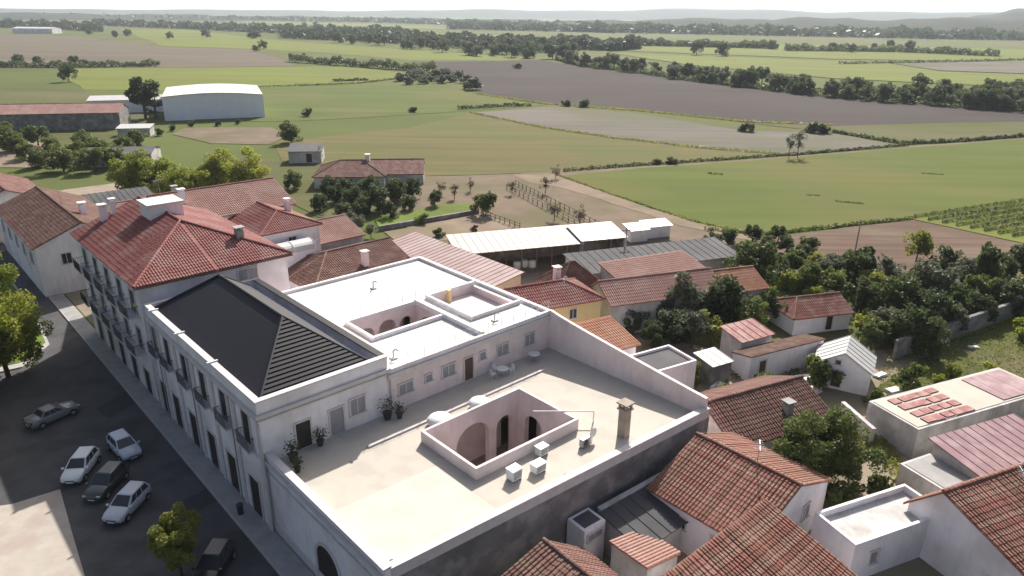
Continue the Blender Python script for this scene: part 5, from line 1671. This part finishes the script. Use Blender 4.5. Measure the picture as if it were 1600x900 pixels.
belt('woodland', [(150, 40), (300, 46), (420, 52), (520, 56), (640, 58)], 300, 13, 9000, L_WOOD, 4, 'long wood across the left plain', 'wood')
belt('woodland', [(-40, 42), (80, 46), (160, 50)], 300, 14, 5000, L_WOOD, 4, 'wood at the left edge of the plain', 'wood')
belt('woodland', [(-40, 28), (200, 31), (420, 33), (560, 35), (760, 41), (960, 46)], 500, 16, 9000, L_WOOD, 7, 'distant wood near the horizon on the left', 'wood')
belt('woodland', [(900, 50), (1100, 54), (1300, 58), (1500, 62), (1640, 64)], 500, 18, 12000, L_WOOD, 7, 'distant wood below the right hills', 'wood')
belt('woodland', [(700, 46), (900, 50), (960, 52)], 350, 15, 5000, L_WOOD, 6, 'distant wood in the middle of the plain', 'wood')
belt('weeds', [(1130, 600), (1200, 580), (1270, 605)], 5, .5, 900, L_MID, .14, 'weeds in the back yard behind the shaded brown roof', 'weeds')
belt('weeds', [(1330, 730), (1370, 700), (1400, 760)], 4, .6, 900, L_YEL, .14, 'weeds along the lane below the big tree', 'weeds')
belt('weeds', [(930, 830), (1010, 850), (1060, 830)], 3, .4, 500, L_MID, .12, 'weeds on the courtyard floor', 'weeds')
# weeds and tussocks on the near gardens
belt('weeds', [(1370, 612), (1440, 606), (1520, 602), (1600, 596)], 16, .35, 2600, L_YEL, .13, 'rough weeds growing over the garden plot', 'weeds')
belt('weeds', [(1420, 560), (1500, 530), (1600, 505)], 8, .4, 2500, L_BRIGHT, .16, 'fresh grass tufts below the dark garden wall', 'weeds')

# ragged margins of the fields
belt('margin_grass', [(742, 147), (850, 163), (1000, 174), (1160, 191), (1300, 197)], 3, .6, 2600, L_YEL, .35, 'ragged grass margin between ploughed and fallow fields', 'grass')
belt('margin_grass', [(735, 177), (850, 201), (960, 217), (1100, 233), (1238, 244)], 3, .5, 2200, L_YEL, .3, 'ragged grass margin below the fallow field', 'grass')
belt('margin_grass', [(1100, 361), (1190, 369), (1270, 360), (1430, 343)], 1.5, .6, 1800, L_MID, .22, 'ragged grass margin between meadow and brown plot', 'grass')
belt('margin_grass', [(866, 273), (960, 307), (1080, 347), (1195, 373)], 1.2, .45, 1500, L_YEL, .2, 'ragged dry grass margin between path and meadow', 'grass')
belt('margin_grass', [(300, 142), (420, 136), (560, 131), (640, 121)], 3, .8, 1500, L_MID, .5, 'ragged grass margin between the bright and mid green fields', 'grass')

belt('rough_grass', [(1105, 272), (1130, 274)], 1, .5, 160, L_MID, .18, 'dark tuft line on the green meadow near the track', 'grass')
belt('rough_grass', [(1305, 316), (1350, 320)], 1, .3, 220, L_MID, .18, 'dark tuft line in the middle of the green meadow', 'grass')
belt('rough_grass', [(1260, 306), (1280, 307)], .8, .3, 90, L_MID, .18, 'short dark tuft line on the green meadow', 'grass')
belt('rough_grass', [(1440, 272), (1475, 274)], 1, .3, 140, L_MID, .2, 'dark tuft line on the far part of the meadow', 'grass')
belt('rough_grass', [(520, 128), (575, 126)], 3, 1.6, 500, L_FAR, .5, 'low dark scrub strip on the bright field', 'grass')
# vineyard rows
psheet('vineyard_ground', [(1420, 341), (1660, 302), (1660, 392), (1600, 380)], M_BRIGHT, .11, .3, 4)
for i in range(9):
    t_ = i / 8
    s = at(1428 + 175 * t_, 341 + 34 * t_)
    dv = (at(1640, 309) - at(1430, 341))
    dv.z = 0
    L = max(8.0, min(dv.length, 46 - 3.6 * i))
    dv.normalize()
    t = thing('vine_row', 'row of trained vines in the vineyard beside the brown plot', 'vine row', s, math.atan2(dv.y, dv.x), 'rows of the vineyard')
    n = int(L * 40)
    c = np.stack([RNG.uniform(0, L, n), RNG.normal(0, .16, n), .15 + .6 * RNG.random(n) ** .7], 1)
    o = bpy.data.objects.new('foliage', leaf_mesh('foliage', L_DARK if i % 3 else L_MID, c, .15, RNG, .5))
    COL.objects.link(o)
    o.parent = t
    pm = MB()
    for k in range(int(L / 5) + 1):
        MB().box(k * 5 - .05, k * 5 + .05, -.05, .05, -.1, 1.0).build('post', FENCEWOOD, t)

# ------------------------------------------------------------------ cars
def paint(name, c):
    m = mat(name, c, tuple(x * .93 for x in c), 2, .35, spec=.5)
    m.node_tree.nodes['Principled BSDF'].inputs['Coat Weight'].default_value = .5
    m.node_tree.nodes['Principled BSDF'].inputs['Coat Roughness'].default_value = .08
    return m


LAMP = mat('lamp_glass', (.6, .6, .6), (.5, .5, .5), 3, .15)
REDL = mat('tail_lamp', (.3, .01, .01), (.22, .01, .01), 3, .25)


def car(label, rear, front, col, L=4.05, W=1.74, H=1.48, kind='hatch', dirt=None):
    r, f = at(*rear, .6), at(*front, .6)
    d = f - r
    c = (r + f) / 2
    t = thing('parked_car', label, 'car', (c.x, c.y, 0.035), math.atan2(d.y, d.x), 'cars parked on the shaded square')
    pm = paint('paint_' + col[0], col[1])
    h = L / 2
    st = [(-h, .68, .42, .80), (-h + .08, .80, .30, .93), (-h * .72, .86, .24, .98), (-.3, .87, .22, .97), (h * .42, .865, .22, .93), (h * .78, .83, .24, .84), (h - .12, .76, .28, .72), (h, .62, .36, .60)]
    k = W / 1.74
    mb = MB()
    nn = 11
    for x, hw, zb, zt in st:
        hw *= k
        ring_ = [(-hw * .9, zb), (-hw, zb + .14), (-hw * 1.0, (zb + zt) / 2), (-hw * .965, zt - .07), (-hw * .87, zt), (0, zt + .025), (hw * .87, zt), (hw * .965, zt - .07), (hw, (zb + zt) / 2), (hw, zb + .14), (hw * .9, zb)]
        mb.v += [(x, y, z) for y, z in ring_]
    m_ = len(st)
    for i in range(m_ - 1):
        for j in range(nn):
            mb.f.append((i * nn + j, (i + 1) * nn + j, (i + 1) * nn + (j + 1) % nn, i * nn + (j + 1) % nn))
    mb.f += [tuple(range(nn)), tuple(range(m_ * nn - 1, (m_ - 1) * nn - 1, -1))]
    mb.build('body', pm, t, True)
    zb = .93
    if kind == 'hatch':
        bb = [(-h + .12, .80), (h * .46, .80)]
        tp = [(-h + .42, .60), (h * .05, .60)]
    elif kind == 'van':
        bb = [(-h + .06, .82), (h * .55, .80)]
        tp = [(-h + .16, .68), (h * .2, .64)]
    else:
        bb = [(-h * .62, .80), (h * .44, .80)]
        tp = [(-h * .38, .60), (h * .05, .60)]
    B4 = [(bb[0][0], -bb[0][1] * k, zb), (bb[1][0], -bb[1][1] * k, zb), (bb[1][0], bb[1][1] * k, zb), (bb[0][0], bb[0][1] * k, zb)]
    T4 = [(tp[0][0], -tp[0][1] * k, H - .04), (tp[1][0], -tp[1][1] * k, H - .03), (tp[1][0], tp[1][1] * k, H - .03), (tp[0][0], tp[0][1] * k, H - .04)]
    ins = [((x - (tp[0][0] + tp[1][0]) / 2) * .9 + (tp[0][0] + tp[1][0]) / 2, y * .85, H) for x, y, z in T4]
    cb = MB().add(B4 + T4 + ins, [(0, 1, 5, 4), (1, 2, 6, 5), (2, 3, 7, 6), (3, 0, 4, 7), (4, 5, 9, 8), (5, 6, 10, 9), (6, 7, 11, 10), (7, 4, 8, 11), (8, 9, 10, 11)])
    cab = cb.build('cabin', pm, t)

    def glass(i0, i1, u0, u1, v0, v1, nm):
        b0, b1, t0, t1 = Vector(B4[i0]), Vector(B4[i1]), Vector(T4[i0]), Vector(T4[i1])
        q = lambda u, v: b0.lerp(b1, u).lerp(t0.lerp(t1, u), v)
        n = (b1 - b0).cross(t0 - b0).normalized() * .012
        MB().add([q(u0, v0) + n, q(u1, v0) + n, q(u1, v1) + n, q(u0, v1) + n], [(0, 1, 2, 3)]).build(nm, GLASS, cab)
    glass(1, 2, .06, .94, .06, .94, 'windscreen')
    glass(3, 0, .08, .92, .25, .9, 'rear_window')
    for a, b in ((0, 1), (2, 3)):
        if a == 0:
            sp = ((.08, .36), (.40, .66), (.69, .93)) if kind != 'van' else ((.62, .92),)
        else:
            sp = ((.07, .31), (.34, .60), (.64, .92)) if kind != 'van' else ((.08, .38),)
        for u0, u1 in sp:
            glass(a, b, u0, u1, .14, .88, 'side_window')
    for x in (-h * .62, h * .64):
        for s in (-1, 1):
            y = s * .83 * k
            w = MB().tube((x, y - .1, .31), (x, y + .1, .31), .31, .31, 18).build('wheel', RUBBER, t)
            MB().tube((x, y + s * .095, .31), (x, y + s * .115, .31), .19, .17, 12).build('rim', METALG, w)
    for s in (-1, 1):
        MB().box(h - .16, h - .03, s * .56 * k - .14, s * .56 * k + .14, .57, .70).build('headlight', LAMP, t)
        MB().box(-h - .005, -h + .14, s * .68 * k - .09, s * .68 * k + .09, .68, .92).build('tail_light', REDL, t)
        MB().box(h * .40, h * .40 + .12, s * (.84 * k + .1) - .09, s * (.84 * k + .1) + .09, .93, 1.06).build('mirror', pm, t)
    MB().box(h - .1, h + .03, -.62 * k, .62 * k, .30, .42).build('bumper', METALD, t)
    MB().box(h - .08, h + .015, -.36, .36, .48, .57).build('grille', METALD, t)
    MB().box(-h - .03, -h + .1, -.62 * k, .62 * k, .42, .56).build('bumper', METALD, t)
    for xx in (h + .031, -h - .037):
        MB().box(xx, xx + .006, -.26, .26, .33 if xx > 0 else .44, .43 if xx > 0 else .54).build('number_plate', METALW, t)
    for s in (-1, 1):
        for xx in (-.1, -.95):
            MB().box(xx, xx + .14, s * .885 * k - .012, s * .885 * k + .012, .80, .83).build('door_handle', METALD, t)
    return t


car('white hatchback parked at the outer end of the row on the square', (143, 706), (108, 752), ('white', (.72, .72, .73)))
car('dark olive estate car parked between the white and silver cars', (186, 732), (144, 776), ('olive', (.045, .048, .042)), H=1.5)
car('silver hatchback parked nearest the round street tree', (222, 762), (174, 812), ('silver', (.50, .52, .57)))
car('pale blue silver hatchback parked at an angle behind the row', (174, 676), (216, 720), ('bluesilver', (.48, .52, .60)))
car('grey saloon standing in the road across the square', (46, 662), (116, 632), ('grey', (.22, .225, .23)), L=4.4, H=1.42, kind='saloon')
car('black hatchback at the foot of the round street tree', (348, 858), (318, 908), ('black', (.014, .014, .018)))
t = thing('street_bin', 'small dark bin standing by the street front pavement', 'bin', T(-11.3, 3.0, .15), TOWN_ROT)
MB().lathe(0, 0, [(.22, 0), (.26, .75), (.28, .78)], 12).build('drum', METALD, t)
MB().lathe(0, 0, [(.29, .78), (.2, .9), (.03, .93)], 12).build('lid', METALD, t)

# clutter in the back yards
for k, (px, py, w2, d2, h2, rt, m_, lb) in enumerate((
        (1396, 613, 1.6, .9, .35, 20, LIGHTSH, 'tilted pale board heap on the weeds by the outbuilding'), (1418, 602, 1.4, .7, .3, 10, LIGHTSH, 'pale board heap further along the weedy plot'),
        (1375, 588, 1.5, .6, .3, 30, METALW, 'white board heap under the dark garden trees'), (1258, 598, 1.8, 1.2, .7, 15, METALW, 'white covered crate stack beside the yard wall'),
        (1268, 612, 1.6, 1.1, .6, 35, PINKW, 'pinkish crate stack below the white covered one'), (1290, 602, 1.5, .9, .5, -10, LIGHTSH, 'pale crate stack in the shaded yard'),
        (1120, 605, 1.6, .7, .4, 40, METALW, 'white board stack behind the boundary wall'), (1520, 545, 1.2, .5, .3, 0, LIGHTSH, 'pale board heap below the dark wall'),
        (1165, 404, 3.2, 1.4, 1.2, 10, METALW, 'white covered pile behind the meadow shrubs'), (1130, 398, 3.0, 1.2, .6, -25, LIGHTSH, 'long pale board stack by the earth path'), (1212, 412, 2.6, 1.3, .9, 5, METALW, 'white covered pile among the dark shrubs'))):
    t = thing('board_stack', lb, 'board stack', at(px, py), R(rt))
    nb = 3
    for j in range(nb):
        q = MB().box(-w2 / 2, w2 / 2, -d2 / 2, d2 / 2, h2 * j / nb + .01, h2 * (j + 1) / nb - .015)
        o = q.build('board', m_, t)
        o.rotation_euler = (0, 0, R(random.uniform(-7, 7)))
        o.location = (random.uniform(-.1, .1), random.uniform(-.08, .08), 0)

# ------------------------------------------------------------------ the air
hz = MB().box(-27500, 27500, -27400, 27600, -3.0, 360.0)
hzo = hz.build('haze', None, kind='stuff')
hzo['label'] = 'thin pale summer haze over the whole plain'
hm = bpy.data.materials.new('haze_air')
hm.use_nodes = True
hn = hm.node_tree
for n in list(hn.nodes):
    if n.type == 'BSDF_PRINCIPLED':
        hn.nodes.remove(n)
pv_ = hn.nodes.new('ShaderNodeVolumePrincipled')
pv_.inputs['Color'].default_value = (.80, .89, 1.0, 1)
pv_.inputs['Density'].default_value = 0.9e-4
pv_.inputs['Anisotropy'].default_value = 0.2
hn.links.new(pv_.outputs[0], hn.nodes['Material Output'].inputs['Volume'])
hzo.data.materials.append(hm)
